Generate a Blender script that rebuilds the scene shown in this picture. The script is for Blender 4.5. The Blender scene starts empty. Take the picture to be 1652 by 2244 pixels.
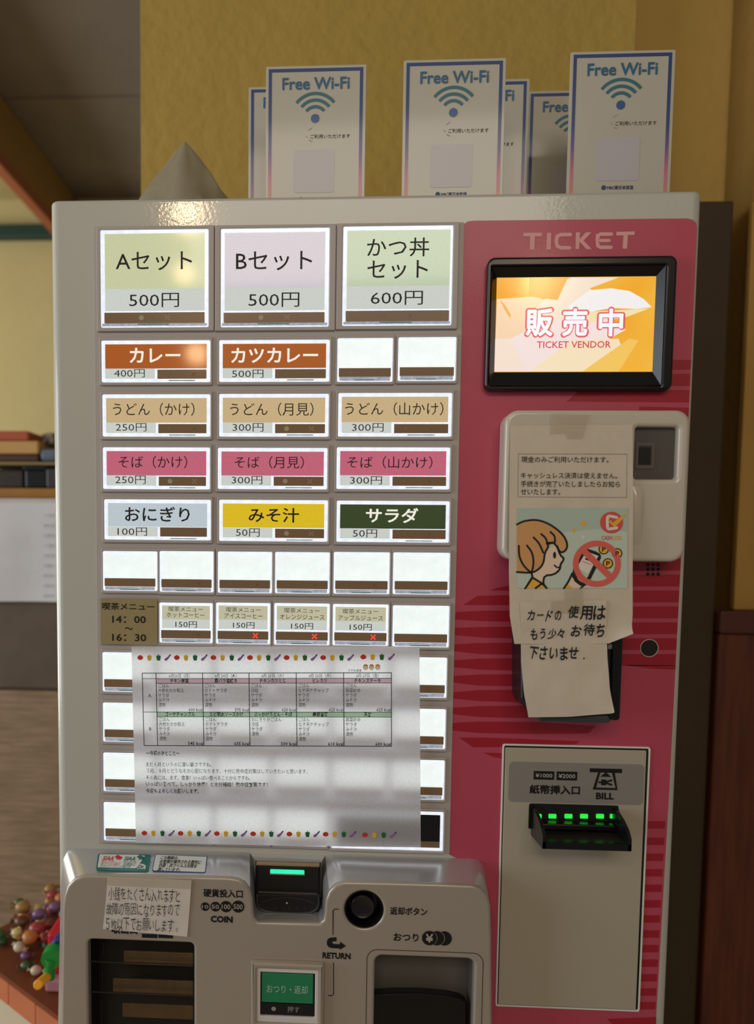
import bpy, bmesh, math, random
from mathutils import Vector, Matrix

random.seed(7)
C = bpy.context.scene.collection
SC = bpy.context.scene
PI = math.pi

# ------------------------------------------------------------------ camera
U = 0.0495          # pitch of one small button, metres
Z0 = 1.576          # height of the first button row datum
FPX, CX, CY = 1650.0, 617.6, 1273.7
_a, _b, _c = .0683, .0516, .0114
RC = (Matrix.Rotation(_c, 3, 'Z') @ Matrix.Rotation(_b, 3, 'Y') @ Matrix.Rotation(_a, 3, 'X'))   # wall frame (x right, y down, z in) -> camera frame
TC = Vector((-2.5979, -5.4886, 12.6305))
_co = -(RC.transposed() @ TC) * U
CAM = Vector((_co.x, _co.z, Z0 - _co.y))


def w3(v):          # wall-frame direction -> world direction
    return Vector((v.x, v.z, -v.y))


right = w3(RC.transposed() @ Vector((1, 0, 0)))
up = w3(RC.transposed() @ Vector((0, -1, 0)))
back = w3(RC.transposed() @ Vector((0, 0, -1)))
cam_d = bpy.data.cameras.new('camera')
cam = bpy.data.objects.new('camera', cam_d)
C.objects.link(cam)
rm = Matrix((right, up, back)).transposed().to_4x4()
cam.matrix_world = Matrix.Translation(CAM) @ rm
cam_d.sensor_fit = 'VERTICAL'
cam_d.sensor_height = 36
cam_d.sensor_width = 36 * 1652 / 2244
cam_d.lens = FPX / 2244 * 36
cam_d.shift_x = (826 - CX) / 2244
cam_d.shift_y = (CY - 1122) / 2244
cam_d.clip_start = 0.02
cam_d.dof.use_dof = True
cam_d.dof.focus_distance = 0.645
cam_d.dof.aperture_fstop = 4.2
SC.camera = cam

# ------------------------------------------------------------------ world, lights, exposure
SC.view_settings.view_transform = 'Standard'
SC.view_settings.look = 'None'
SC.view_settings.gamma = 1
SC.view_settings.use_curve_mapping = False
SC.view_settings.exposure = 0.0
wd = bpy.data.worlds.new('room_light')
SC.world = wd
wd.use_nodes = True
wd.node_tree.nodes['Background'].inputs[0].default_value = (1.0, .93, .84, 1)
wd.node_tree.nodes['Background'].inputs[1].default_value = 0.15


def ray(px, py):
    d = RC.transposed() @ Vector(((px - CX) / FPX, (py - CY) / FPX, 1))
    return w3(d)


def Wy(px, py, y):
    d = ray(px, py)
    return CAM + d * ((y - CAM.y) / d.y)


def Wz(px, py, z):
    d = ray(px, py)
    return CAM + d * ((z - CAM.z) / d.z)


def area(name, loc, target, sx, sy, power, col):
    l = bpy.data.lights.new(name, 'AREA')
    l.shape = 'RECTANGLE'
    l.size, l.size_y = sx, sy
    l.energy = power
    l.color = col
    o = bpy.data.objects.new(name, l)
    C.objects.link(o)
    o.location = loc
    o.rotation_euler = (Vector(target) - Vector(loc)).to_track_quat('-Z', 'Y').to_euler()
    return o


def bulb(name, loc, power, col, r, target):
    l = bpy.data.lights.new(name, 'AREA')
    l.shape = 'DISK'
    l.energy = power
    l.color = col
    l.size = r * 2
    o = bpy.data.objects.new(name, l)
    C.objects.link(o)
    o.location = loc
    o.rotation_euler = (Vector(target) - Vector(loc)).to_track_quat('-Z', 'Y').to_euler()
    return o


area('window_daylight', (-2.4, -0.75, 1.6), (0, 0.0, 1.3), 1.5, 1.5, 34, (.84, .92, 1.0))
area('ceiling_light_panel', (0.3, -1.9, 2.42), (0.15, 0.1, 1.5), 1.2, .5, 8.5, (1.0, .90, .76))
area('ceiling_fill_light', (-2.45, 0.7, 1.3), (-.2, 1.1, 2.3), 1.2, 1.2, 28, (1.0, .94, .84))  # unseen fill lamp added to brighten the ceiling and far wall
# a warm pendant behind the camera, where the glossy front mirrors it
_p = Wy(408, 466, 0)
_d = ray(408, 466).normalized()
bulb('pendant_or_glint_bulb', _p + Vector((_d.x, -_d.y, _d.z)) * 1.5, 1.2, (1.0, .66, .34), .038, _p)
_p = Wy(1180, 618, 0)
_d = ray(1180, 618).normalized()
bulb('pendant_or_glint_bulb', _p + Vector((_d.x, -_d.y, _d.z)) * 1.9, 1.2, (1.0, .66, .34), .035, _p)

for _x, _y, _w in ((404, 600, .2), (432, 776, .3)):  # small extra lamps added only to put glints on two button cards
    _p = Wy(_x, _y, 0)
    _d = ray(_x, _y).normalized()
    bulb('pendant_or_glint_bulb', _p + Vector((_d.x, -_d.y, _d.z)) * 1.7, _w, (1.0, .66, .34), .03, _p)

# ------------------------------------------------------------------ materials
MATS = {}


def lin(c):
    return tuple((x / 255 / 12.92 if x / 255 <= .04045 else ((x / 255 + .055) / 1.055) ** 2.4) for x in c) + (1,)


def mat(name, rgb, rough=.5, metal=0, em=None, es=0, bump=0, bscale=500, mottle=0, mscale=60, coat=0,
        transl=0, alpha=1, mcol=None, stretch=None, trans=0, ior=1.45):
    if name in MATS:
        return MATS[name]
    m = bpy.data.materials.new(name)
    m.use_nodes = True
    nt = m.node_tree
    b = nt.nodes['Principled BSDF']
    col = lin(rgb)
    b.inputs['Base Color'].default_value = col
    b.inputs['Roughness'].default_value = rough
    b.inputs['Metallic'].default_value = metal
    b.inputs['Coat Weight'].default_value = coat
    b.inputs['Coat Roughness'].default_value = .08
    b.inputs['Alpha'].default_value = alpha
    b.inputs['Transmission Weight'].default_value = trans
    b.inputs['IOR'].default_value = ior
    tc = nt.nodes.new('ShaderNodeTexCoord')
    src = tc.outputs['Object']
    if stretch:
        mp = nt.nodes.new('ShaderNodeMapping')
        mp.inputs['Scale'].default_value = stretch
        nt.links.new(src, mp.inputs[0])
        src = mp.outputs[0]
    if mottle or mcol:
        n = nt.nodes.new('ShaderNodeTexNoise')
        n.inputs['Scale'].default_value = mscale
        n.inputs['Detail'].default_value = 5
        n.inputs['Roughness'].default_value = .65
        nt.links.new(src, n.inputs['Vector'])
        r = nt.nodes.new('ShaderNodeValToRGB')
        c2 = lin(mcol) if mcol else tuple(min(1, x * (1 + mottle)) for x in col[:3]) + (1,)
        c1 = col if mcol else tuple(x * (1 - mottle) for x in col[:3]) + (1,)
        r.color_ramp.elements[0].color = c1
        r.color_ramp.elements[1].color = c2
        r.color_ramp.elements[0].position = .32
        r.color_ramp.elements[1].position = .68
        nt.links.new(n.outputs['Fac'], r.inputs[0])
        nt.links.new(r.outputs[0], b.inputs['Base Color'])
    if es:
        ec = lin(em if em else rgb)
        b.inputs['Emission Color'].default_value = ec
        b.inputs['Emission Strength'].default_value = es
        if mottle:
            mx = nt.nodes.new('ShaderNodeMapRange')
            mx.inputs['From Min'].default_value = .3
            mx.inputs['From Max'].default_value = .7
            mx.inputs['To Min'].default_value = es * (1 - mottle)
            mx.inputs['To Max'].default_value = es * (1 + mottle)
            nt.links.new(n.outputs['Fac'], mx.inputs[0])
            nt.links.new(mx.outputs[0], b.inputs['Emission Strength'])
    if bump:
        n2 = nt.nodes.new('ShaderNodeTexNoise')
        n2.inputs['Scale'].default_value = bscale
        n2.inputs['Detail'].default_value = 2
        nt.links.new(src, n2.inputs['Vector'])
        bp = nt.nodes.new('ShaderNodeBump')
        bp.inputs['Strength'].default_value = bump
        bp.inputs['Distance'].default_value = .0006 if bscale > 100 else .004
        nt.links.new(n2.outputs['Fac'], bp.inputs['Height'])
        nt.links.new(bp.outputs[0], b.inputs['Normal'])
        if coat:
            nt.links.new(bp.outputs[0], b.inputs['Coat Normal'])
    if transl:
        out = nt.nodes['Material Output']
        t = nt.nodes.new('ShaderNodeBsdfTranslucent')
        t.inputs[0].default_value = col
        mix = nt.nodes.new('ShaderNodeMixShader')
        mix.inputs[0].default_value = transl
        nt.links.new(b.outputs[0], mix.inputs[1])
        nt.links.new(t.outputs[0], mix.inputs[2])
        nt.links.new(mix.outputs[0], out.inputs[0])
        if mottle:
            nt.links.new(r.outputs[0], t.inputs[0])
    MATS[name] = m
    return m


BODY = mat('powder_coat', (186, 186, 176), .42, bump=.11, bscale=380, coat=.7)
TILE = mat('tile_plastic', (176, 169, 165), .45)
SLOPE = mat('silver_slope', (196, 196, 196), .24, metal=.6)
SILVER = mat('silver_paint', (174, 164, 152), .34, metal=.35, bump=.06, bscale=1500)
PINK = mat('pink_film', (182, 70, 92), .42, bump=.08, bscale=900, coat=.15)
RED = mat('red_film', (158, 22, 42), .42, bump=.08, bscale=900, coat=.15)
BLACK = mat('black_plastic', (14, 14, 15), .25)
BLACKM = mat('matt_black', (18, 17, 17), .6)
INK = mat('black_ink', (10, 10, 12), .55)
DARKG = mat('dark_grey_plastic', (48, 50, 54), .35)
LENS = mat('backlit_lens', (90, 92, 92), .25, em=(240, 248, 244), es=.98, mottle=.05, mscale=70)
RIM = mat('lit_clear_rim', (110, 116, 124), .12, em=(236, 242, 252), es=.95, mottle=.1, mscale=160)
RIMD = mat('dim_clear_rim', (120, 124, 134), .15, em=(200, 208, 226), es=.42, mottle=.3, mscale=200)
STRIP = mat('indicator_strip', (134, 108, 80), .25, coat=.3)
STRIPD = mat('indicator_mark', (172, 160, 136), .4)
STRIPF = mat('indicator_mark_faint', (132, 110, 84), .4)
TEAL = mat('teal_board_edge', (50, 130, 110), .4)
PRICE = mat('price_card', (96, 100, 95), .6, em=(208, 214, 208), es=.8, mottle=.06, mscale=900)
BLANK = mat('backlit_blank', (96, 98, 97), .3, em=(238, 246, 242), es=.98, mottle=.07, mscale=55)
PAPER = mat('white_paper', (214, 202, 184), .75, mottle=.05, mscale=40, transl=.12)
PAPERT = mat('thin_copy_paper', (244, 242, 244), .8, mottle=.05, mscale=420, transl=.7)
TAPE = mat('clear_tape', (200, 186, 158), .22, alpha=.2, coat=.3)
WHITEINK = mat('white_ink', (240, 240, 235), .5, em=(240, 240, 230), es=.5)
BEIGEB = mat('bill_door_paint', (172, 164, 146), .4, bump=.12, bscale=1200)


def cardmat(nm, em, es=.85):
    base = tuple(int(x * .3) for x in em)
    return mat(nm, base, .45, em=em, es=es, mottle=.07, mscale=900, coat=.8)


# ------------------------------------------------------------------ planes and mesh helpers
class Pl:
    """flat face: origin, unit x and y in the face, normal towards the room"""
    def __init__(s, o, ex=(1, 0, 0), ey=(0, 0, 1)):
        s.o = Vector(o)
        s.ex = Vector(ex).normalized()
        e = Vector(ey)
        s.ey = (e - s.ex * e.dot(s.ex)).normalized()
        s.n = s.ex.cross(s.ey)
        if s.n.y > 0:
            s.n = -s.n

    def uv(s, px, py, h=0):
        d = ray(px, py)
        o = s.o + s.n * h
        t = (o - CAM).dot(s.n) / d.dot(s.n)
        p = CAM + d * t - s.o
        return (p.dot(s.ex), p.dot(s.ey))

    def pt(s, u, v, h=0):
        return s.o + s.ex * u + s.ey * v + s.n * h

    def box(s, x0, y0, x1, y1, h=0):
        """true rectangle in the face whose edge midpoints project on the given spans"""
        xm, ym = (x0 + x1) / 2, (y0 + y1) / 2
        return (s.uv(x0, ym, h)[0], s.uv(xm, y1, h)[1], s.uv(x1, ym, h)[0], s.uv(xm, y0, h)[1])

    def lifted(s, h):
        q = Pl(s.o + s.n * h, s.ex, s.ey)
        return q


def yplane(y):
    return Pl((0, y, 0))


F0 = yplane(0)


def tag(o, label=None, cat=None, group=None, kind=None):
    if label:
        o['label'] = label
    if cat:
        o['category'] = cat
    if group:
        o['group'] = group
    if kind:
        o['kind'] = kind
    return o


def empty(name, loc, label, cat, group=None):
    o = bpy.data.objects.new(name, None)
    C.objects.link(o)
    o.location = loc
    o.empty_display_size = .02
    return tag(o, label, cat, group)


def wloc(o):
    v = Vector((0, 0, 0))
    while o:
        v += o.location
        o = o.parent
    return v


class MB:
    """collects world-space geometry and links it as one object"""
    def __init__(s):
        s.v, s.f, s.mi, s.mats = [], [], [], []

    def add(s, verts, faces, m):
        if m not in s.mats:
            s.mats.append(m)
        k = s.mats.index(m)
        b = len(s.v)
        s.v += [Vector(p) for p in verts]
        s.f += [tuple(i + b for i in f) for f in faces]
        s.mi += [k] * len(faces)
        return s

    def build(s, name, parent=None, smooth=False, label=None, kind=None):
        lo = Vector([min(p[i] for p in s.v) for i in range(3)])
        hi = Vector([max(p[i] for p in s.v) for i in range(3)])
        c = (lo + hi) / 2
        if parent is None:
            c.z = lo.z
        me = bpy.data.meshes.new(name)
        me.from_pydata([p - c for p in s.v], [], s.f)
        for m in s.mats:
            me.materials.append(m)
        me.polygons.foreach_set('material_index', s.mi)
        if smooth:
            me.polygons.foreach_set('use_smooth', [True] * len(s.f))
        me.update()
        bm = bmesh.new()
        bm.from_mesh(me)
        bmesh.ops.recalc_face_normals(bm, faces=bm.faces)
        bm.to_mesh(me)
        bm.free()
        if smooth:      # truly flat faces keep their own normal, so that they mirror like flat faces
            try:
                me.set_sharp_from_angle(angle=math.radians(38))
            except Exception:
                pass
            me.polygons.foreach_set('use_smooth', [max(abs(p.normal.x), abs(p.normal.y), abs(p.normal.z)) < .999999 for p in me.polygons])
        o = bpy.data.objects.new(name, me)
        C.objects.link(o)
        if parent:
            o.parent = parent
            o.location = c - wloc(parent)
        else:
            o.location = c
        return tag(o, label, None, None, kind)


def rr(b, r=0, n=5):
    x0, y0, x1, y1 = b
    if r <= 0:
        return [(x0, y0), (x1, y0), (x1, y1), (x0, y1)]
    r = min(r, (x1 - x0) / 2.001, (y1 - y0) / 2.001)
    P = []
    for cx, cy, a in ((x1 - r, y0 + r, -90), (x1 - r, y1 - r, 0), (x0 + r, y1 - r, 90), (x0 + r, y0 + r, 180)):
        for i in range(n + 1):
            t = math.radians(a + 90 * i / n)
            P.append((cx + r * math.cos(t), cy + r * math.sin(t)))
    return P


def circ(cx, cy, r, n=28, ry=None):
    ry = ry or r
    return [(cx + r * math.cos(2 * PI * i / n), cy + ry * math.sin(2 * PI * i / n)) for i in range(n)]


def inset(b, d):
    return (b[0] + d, b[1] + d, b[2] - d, b[3] - d)


def plate(mb, pl, loops, h0, h1, m, bevel=0, bres=1):
    """a slab cut to the loops (first outside, rest holes), standing from h0 to h1 above the face"""
    th = (h1 - h0) / 2
    bevel = min(bevel, th * .98)
    cu = bpy.data.curves.new('p', 'CURVE')
    cu.dimensions = '2D'
    cu.fill_mode = 'BOTH'
    for L in loops:
        sp = cu.splines.new('POLY')
        sp.points.add(len(L) - 1)
        sp.use_cyclic_u = True
        for i, p in enumerate(L):
            sp.points[i].co = (p[0], p[1], 0, 1)
    cu.extrude = th - bevel
    if bevel > 0:
        cu.bevel_depth = bevel
        cu.offset = -bevel
        cu.bevel_resolution = bres
    o = bpy.data.objects.new('p', cu)
    me = bpy.data.meshes.new_from_object(o)
    hm = (h0 + h1) / 2
    V = [pl.pt(v.co.x, v.co.y, hm + v.co.z) for v in me.vertices]
    mb.add(V, [tuple(p.vertices) for p in me.polygons], m)
    bpy.data.objects.remove(o)
    bpy.data.curves.remove(cu)
    bpy.data.meshes.remove(me)
    return mb


def flat(mb, pl, loops, h, m):
    """flat print: a filled outline without thickness, lying h above its face"""
    cu = bpy.data.curves.new('p', 'CURVE')
    cu.dimensions = '2D'
    cu.fill_mode = 'BOTH'
    for L in loops:
        sp = cu.splines.new('POLY')
        sp.points.add(len(L) - 1)
        sp.use_cyclic_u = True
        for i, p in enumerate(L):
            sp.points[i].co = (p[0], p[1], 0, 1)
    o = bpy.data.objects.new('p', cu)
    me = bpy.data.meshes.new_from_object(o)
    mb.add([pl.pt(v.co.x, v.co.y, h) for v in me.vertices], [tuple(p.vertices) for p in me.polygons], m)
    bpy.data.objects.remove(o)
    bpy.data.curves.remove(cu)
    bpy.data.meshes.remove(me)
    return mb


def ribbon(mb, pl, pts, w, h, m, closed=False):
    """a flat printed line of even width through local points"""
    n = len(pts)
    V, F = [], []
    P = [Vector(p) for p in pts]
    for i in range(n):
        a = P[(i - 1) % n] if (closed or i) else P[i]
        b = P[(i + 1) % n] if (closed or i < n - 1) else P[i]
        d = (b - a)
        if d.length < 1e-9:
            d = Vector((1, 0))
        d.normalize()
        k = 1.0
        if 0 < i < n - 1 or closed:
            d1 = (P[i] - a)
            if d1.length > 1e-9:
                k = 1 / max(.5, abs(d1.normalized().dot(d)))
        q = Vector((-d.y, d.x)) * w / 2 * k
        V += [pl.pt(P[i].x + q.x, P[i].y + q.y, h), pl.pt(P[i].x - q.x, P[i].y - q.y, h)]
    for i in range(n - (0 if closed else 1)):
        j = (i + 1) % n
        F.append((2 * i, 2 * i + 1, 2 * j + 1, 2 * j))
    mb.add(V, F, m)
    for e in ([] if closed else [P[0], P[-1]]):
        c = circ(e.x, e.y, w / 2, 8)
        mb.add([pl.pt(x, y, h + .00003) for x, y in c], [tuple(range(8))], m)
    return mb


TC_ = {}


def glyphs(s, weight=0, res=2):
    k = (s, weight, res)
    if k not in TC_:
        cu = bpy.data.curves.new('t', 'FONT')
        cu.body = s
        cu.resolution_u = res
        cu.offset = weight
        o = bpy.data.objects.new('t', cu)
        me = bpy.data.meshes.new_from_object(o)
        V = [(v.co.x, v.co.y) for v in me.vertices]
        F = [tuple(p.vertices) for p in me.polygons]
        bpy.data.objects.remove(o)
        bpy.data.curves.remove(cu)
        bpy.data.meshes.remove(me)
        TC_[k] = (V, F)
    return TC_[k]


def text(mb, pl, s, b, h, m, weight=0, rot=0, keep=False, res=2, shear=0):
    """printed words fitted to the local rectangle b; heavier type is struck several times side by side"""
    if weight > .008:
        V0, F0_ = glyphs(s, 0, res)
        V, F, HO = [], [], []
        for q in range(8):
            HO += [q * .000012] * len(V0)
            dx, dy = weight * math.cos(q * PI / 4), weight * math.sin(q * PI / 4)
            k = len(V)
            V += [(x + dx, y + dy) for x, y in V0]
            F += [tuple(i + k for i in f) for f in F0_]
    else:
        V, F = glyphs(s, weight, res)
    if not V:
        return
    x0, x1 = min(v[0] for v in V), max(v[0] for v in V)
    y0, y1 = min(v[1] for v in V), max(v[1] for v in V)
    sx, sy = (b[2] - b[0]) / max(1e-6, x1 - x0), (b[3] - b[1]) / max(1e-6, y1 - y0)
    if keep:
        sx = sy
    cx, cy = (b[0] + b[2]) / 2, (b[1] + b[3]) / 2
    c, sn = math.cos(rot), math.sin(rot)
    out = []
    if weight <= .008:
        HO = [0] * len(V)
    for (x, y), ho in zip(V, HO):
        X = (x - (x0 + x1) / 2) * sx
        Y = (y - (y0 + y1) / 2) * sy
        X += Y * shear
        out.append(pl.pt(cx + X * c - Y * sn, cy + X * sn + Y * c, h + ho))
    mb.add(out, F, m)


def textpx(mb, pl, s, x0, y0, x1, y1, m, h=.0003, **k):
    text(mb, pl, s, pl.box(x0, y0, x1, y1), h, m, **k)


def textem(mb, pl, s, x, y, em, h, m, xs=1.0, align='L', weight=0):
    """words of a given type size, left- (or right-, centre-) aligned on x, the middle of the line on y"""
    V, F = glyphs(s, weight, 1)
    if not V:
        return
    if weight == 0 and xs < 0:
        return
    x0, x1 = min(v[0] for v in V), max(v[0] for v in V)
    off = {'L': x0, 'R': x1, 'C': (x0 + x1) / 2}[align]
    mb.add([pl.pt(x + (vx - off) * em * xs, y + (vy - .36) * em, h) for vx, vy in V], F, m)


def loft(mb, A, B, m, closed=False):
    n = len(A)
    F = [(i, (i + 1) % n, n + (i + 1) % n, n + i) for i in range(n if closed else n - 1)]
    mb.add(list(A) + list(B), F, m)


def boxmb(mb, x0, y0, z0, x1, y1, z1, m, bev=0):
    bm = bmesh.new()
    bmesh.ops.create_cube(bm, size=1)
    for v in bm.verts:
        v.co = Vector((x0 + (v.co.x + .5) * (x1 - x0), y0 + (v.co.y + .5) * (y1 - y0), z0 + (v.co.z + .5) * (z1 - z0)))
    if bev:
        bmesh.ops.bevel(bm, geom=list(bm.edges), offset=bev, segments=2, affect='EDGES', profile=.5)
    bm.verts.index_update()
    mb.add([v.co.copy() for v in bm.verts], [tuple(v.index for v in f.verts) for f in bm.faces], m)
    bm.free()
    return mb


def tube(mb, pts, r, m, n=12):
    V, F = [], []
    P = [Vector(p) for p in pts]
    for i, p in enumerate(P):
        d = (P[min(i + 1, len(P) - 1)] - P[max(i - 1, 0)]).normalized()
        a = d.orthogonal().normalized() if i == 0 else (a - d * a.dot(d)).normalized()
        b = d.cross(a)
        rr_ = r[i] if isinstance(r, (list, tuple)) else r
        V += [p + (a * math.cos(2 * PI * k / n) + b * math.sin(2 * PI * k / n)) * rr_ for k in range(n)]
    for i in range(len(P) - 1):
        for k in range(n):
            F.append((i * n + k, i * n + (k + 1) % n, (i + 1) * n + (k + 1) % n, (i + 1) * n + k))
    F += [tuple(range(n))[::-1], tuple(range((len(P) - 1) * n, len(P) * n))]
    mb.add(V, F, m)
    return mb


def lathe(mb, c, axis, prof, m, n=28):
    """prof: list of (radius, height along axis)"""
    c, d = Vector(c), Vector(axis).normalized()
    a = d.orthogonal().normalized()
    b = d.cross(a)
    V, F = [], []
    for r, h in prof:
        V += [c + d * h + (a * math.cos(2 * PI * k / n) + b * math.sin(2 * PI * k / n)) * max(r, 1e-5) for k in range(n)]
    for i in range(len(prof) - 1):
        for k in range(n):
            F.append((i * n + k, i * n + (k + 1) % n, (i + 1) * n + (k + 1) % n, (i + 1) * n + k))
    mb.add(V, F, m)
    return mb


# ------------------------------------------------------------------ the setting
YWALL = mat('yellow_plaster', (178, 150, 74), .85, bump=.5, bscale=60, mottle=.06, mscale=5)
YWALL2 = mat('far_yellow_plaster', (190, 176, 126), .85, bump=.4, bscale=60, mottle=.05, mscale=3)
CEIL = mat('grey_ceiling_board', (140, 130, 120), .8, mottle=.12, mscale=3)
CEILJ = mat('ceiling_joint', (96, 88, 80), .8)
FLOORM = mat('beige_floor', (186, 170, 148), .5, mottle=.1, mscale=6)
WOODR = mat('red_brown_wood', (112, 56, 28), .5, mcol=(78, 36, 20), mscale=9, stretch=(9, 9, .7))
WOODD = mat('dark_wood', (44, 24, 18), .5)
BEAMC = mat('beam_paint', (158, 120, 62), .7, mottle=.08, mscale=4)
ORANGE = mat('orange_wood', (178, 100, 62), .55, mottle=.1, mscale=12)


def struct(name, mb, parent=None):
    return mb.build(name, parent, kind='structure')


CZ = 2.5
fl = struct('floor', boxmb(MB(), -2.6, -2.6, -.05, 1.6, 3.2, 0, FLOORM))
wx0 = Wy(308, 200, .42).x
wx1 = Wy(1387, 200, .42).x
wx2 = Wy(1606, 200, .46).x
struct('wall_back', boxmb(MB(), wx0, .42, 0, wx1, .56, CZ, YWALL))
struct('wall_recess', boxmb(MB(), wx1, .47, 0, wx2 + .1, .56, CZ, mat('recess_plaster', (190, 158, 86), .85, bump=.4, bscale=60, mottle=.05, mscale=5)))
zr = Wy(1620, 450, .40).z
zw = Wy(1620, 1335, .40).z
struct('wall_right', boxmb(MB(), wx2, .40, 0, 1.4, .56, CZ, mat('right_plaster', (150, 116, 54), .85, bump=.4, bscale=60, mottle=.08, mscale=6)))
# wooden wainscot at the right, in boards
wn = boxmb(MB(), wx2 - .028, .385, 0, 1.4, .4, .02, WOODD).build('wainscot', None, kind='structure')
x = wx2 - .026
k = 0
while x < 1.3:
    boxmb(MB(), x, .378, .02, x + .118, .4, zw - .03, WOODR, .003).build('board', wn)
    x += .121
boxmb(MB(), wx2 - .028, .372, zw - .03, 1.4, .4, zw, mat('wood_rail', (84, 42, 26), .5), .003).build('rail', wn)
boxmb(MB(), wx2 - .004, .388, zw, 1.4, .4, zr, mat('brown_board', (178, 138, 68), .7, mottle=.08, mscale=6), .002).build('trim_1', None, kind='structure')
boxmb(MB(), .472, .384, 0, wx2 - .03, .42, zr, mat('shadow_brown', (62, 46, 20), .6, mottle=.1, mscale=8), .003).build('shadow_strip', None, kind='structure')  # dark strip added to paint the machine's shadow at the right wall
# far wall at the left and ceiling
struct('wall_far', boxmb(MB(), -2.6, 2.05, 0, wx1, 2.15, CZ, YWALL2))
struct('wall_left', boxmb(MB(), -2.6, 1.4, 0, -2.5, 2.15, CZ, YWALL2))
zg0, zg1 = Wy(50, 519, 2.01).z, Wy(50, 490, 2.01).z
struct('trim_2', boxmb(MB(), -2.5, 2.01, zg0, wx0 + .3, 2.05, zg1, mat('dark_green_rail', (16, 54, 44), .5), .004))
cl = boxmb(MB(), -2.6, -.4, CZ + .012, 1.6, 2.15, CZ + .06, CEILJ).build('ceiling', None, kind='structure')
ys = Wz(170, 213, CZ).y
xb0 = Wz(0, 205, CZ).x
for iy in range(-3, 3):
    for ix in range(5):
        x0 = wx0 + .35 - 1.82 * (ix - 1) - 1.82
        y0 = ys + .91 * iy
        if y0 > 2.0 or y0 < -.6 or x0 + 1.8 < xb0 or x0 > 1.5:
            continue
        boxmb(MB(), max(xb0, x0 + .003), max(-.4, y0 + .003), CZ, min(1.6, x0 + 1.817), min(2.05, y0 + .907), CZ + .013, CEIL, .001).build('ceiling_board', cl)
xb = Wz(0, 205, CZ).x


def Wx(px, py, x):
    d = ray(px, py)
    return CAM + d * ((x - CAM.x) / d.x)


zb = Wx(0, 335, xb).z
zb2 = Wx(0, 362, xb).z
struct('beam_1', boxmb(MB(), xb - .035, -.4, zb, xb, 2.05, CZ, BEAMC, .003))
boxmb(MB(), -2.5, -.4, CZ, xb - .04, 2.05, CZ + .012, YWALL2).build('ceiling_board', cl)
struct('beam_2', boxmb(MB(), xb - .03, -.4, zb2, xb + .004, 2.05, zb, mat('reddish_beam_edge', (168, 96, 62), .6), .002))

# ------------------------------------------------------------------ the ticket machine
X0, X1, TOP = -.0656, .4646, 1.6205
MC = empty('ticket_machine', (.2, .18, 0), 'tall off-white meal ticket vending machine with lit menu buttons and a pink right panel', 'vending machine')
zpl = Pl((0, 0, 0), (1, 0, 0), (0, 1, 0))
mb = MB()
plate(mb, zpl, [rr((X0, 0, X1, .36), .0085, 8)], .06, TOP, BODY, .003, 2)
mb.build('cabinet', MC, smooth=True)
mb = MB()
plate(mb, zpl, [rr((X0 + .01, .015, X1 - .01, .35), .006, 4)], 0, .06, BLACKM)
mb.build('plinth', MC)
FB = F0.lifted(.0008)
mb = MB()
plate(mb, F0, [rr(F0.box(211, 493, 1001, 1859), .001, 3)], -.0005, .0008, TILE, .0003)
mb.build('button_panel', MC, label='grey-beige panel carrying the menu buttons')
mb = MB()
pk = [F0.uv(*p) for p in ((1036, 484), (1505, 479), (1517, 482), (1525, 489), (1527, 502), (1509, 900), (1488, 1300), (1465, 1750), (1436, 2244), (1425, 2420), (975, 2420), (1040, 1890), (995, 1878), (984, 1872), (980, 1858), (984, 1700), (1003, 900), (1012, 507), (1017, 492), (1024, 486))]
plate(mb, F0, [pk], -.0004, .0005, PINK, .0002)
PP = mb.build('pink_panel', MC, label='glossy pink front panel with dark red stripes')
# dark red stripes printed on the pink film
HS = .00065
strp = [
    [(1440, 789), (1514, 789), (1512, 810), (1440, 811)],
    [(1440, 820), (1512, 819), (1511, 846), (1440, 846)],
    [(1241, 880), (1266, 859), (1340, 856), (1510, 855), (1509, 882)],
    [(1400, 891), (1509, 894), (1508, 912), (1400, 912)],
    [(1074, 1293.5), (1090, 1288), (1114, 1283), (1150, 1282), (1150, 1295)],
    [(1015, 1325.5), (1045, 1305.5), (1150, 1304), (1150, 1326)],
    [(993, 1349), (1001, 1341), (1060, 1338), (1150, 1338), (1150, 1363), (1060, 1361), (994, 1357)],
    [(991, 1376), (1050, 1374), (1150, 1373), (1150, 1399), (1060, 1397), (991, 1391)],
    [(990, 1412), (1050, 1409), (1160, 1408), (1160, 1435), (1050, 1433), (990, 1426)],
    [(990, 1447), (1050, 1443), (1160, 1442), (1160, 1470), (1050, 1467), (990, 1461)],
    [(990, 1481), (1050, 1478), (1160, 1477), (1160, 1504), (1050, 1502), (990, 1495)],
    [(989, 1517), (1050, 1512), (1160, 1511), (1160, 1539), (1050, 1536), (989, 1530)],
    [(988, 1551), (1050, 1547), (1200, 1546), (1190, 1574), (1050, 1571), (988, 1564)],
    [(988, 1584), (1050, 1581), (1180, 1582), (1303, 1591), (1288, 1607), (1180, 1608), (1050, 1606), (988, 1600)],
    [(1006, 1616), (1060, 1616), (1150, 1619), (1270, 1624), (1261, 1630), (1150, 1636), (1036, 1637)],
    [(1059, 1649), (1098, 1650), (1098, 1661.5), (1080, 1658)],
]


def redge(y):
    return 1513 - (y - 800) * .0530 if y < 1300 else 1487 - (y - 1300) * .0535


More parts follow.
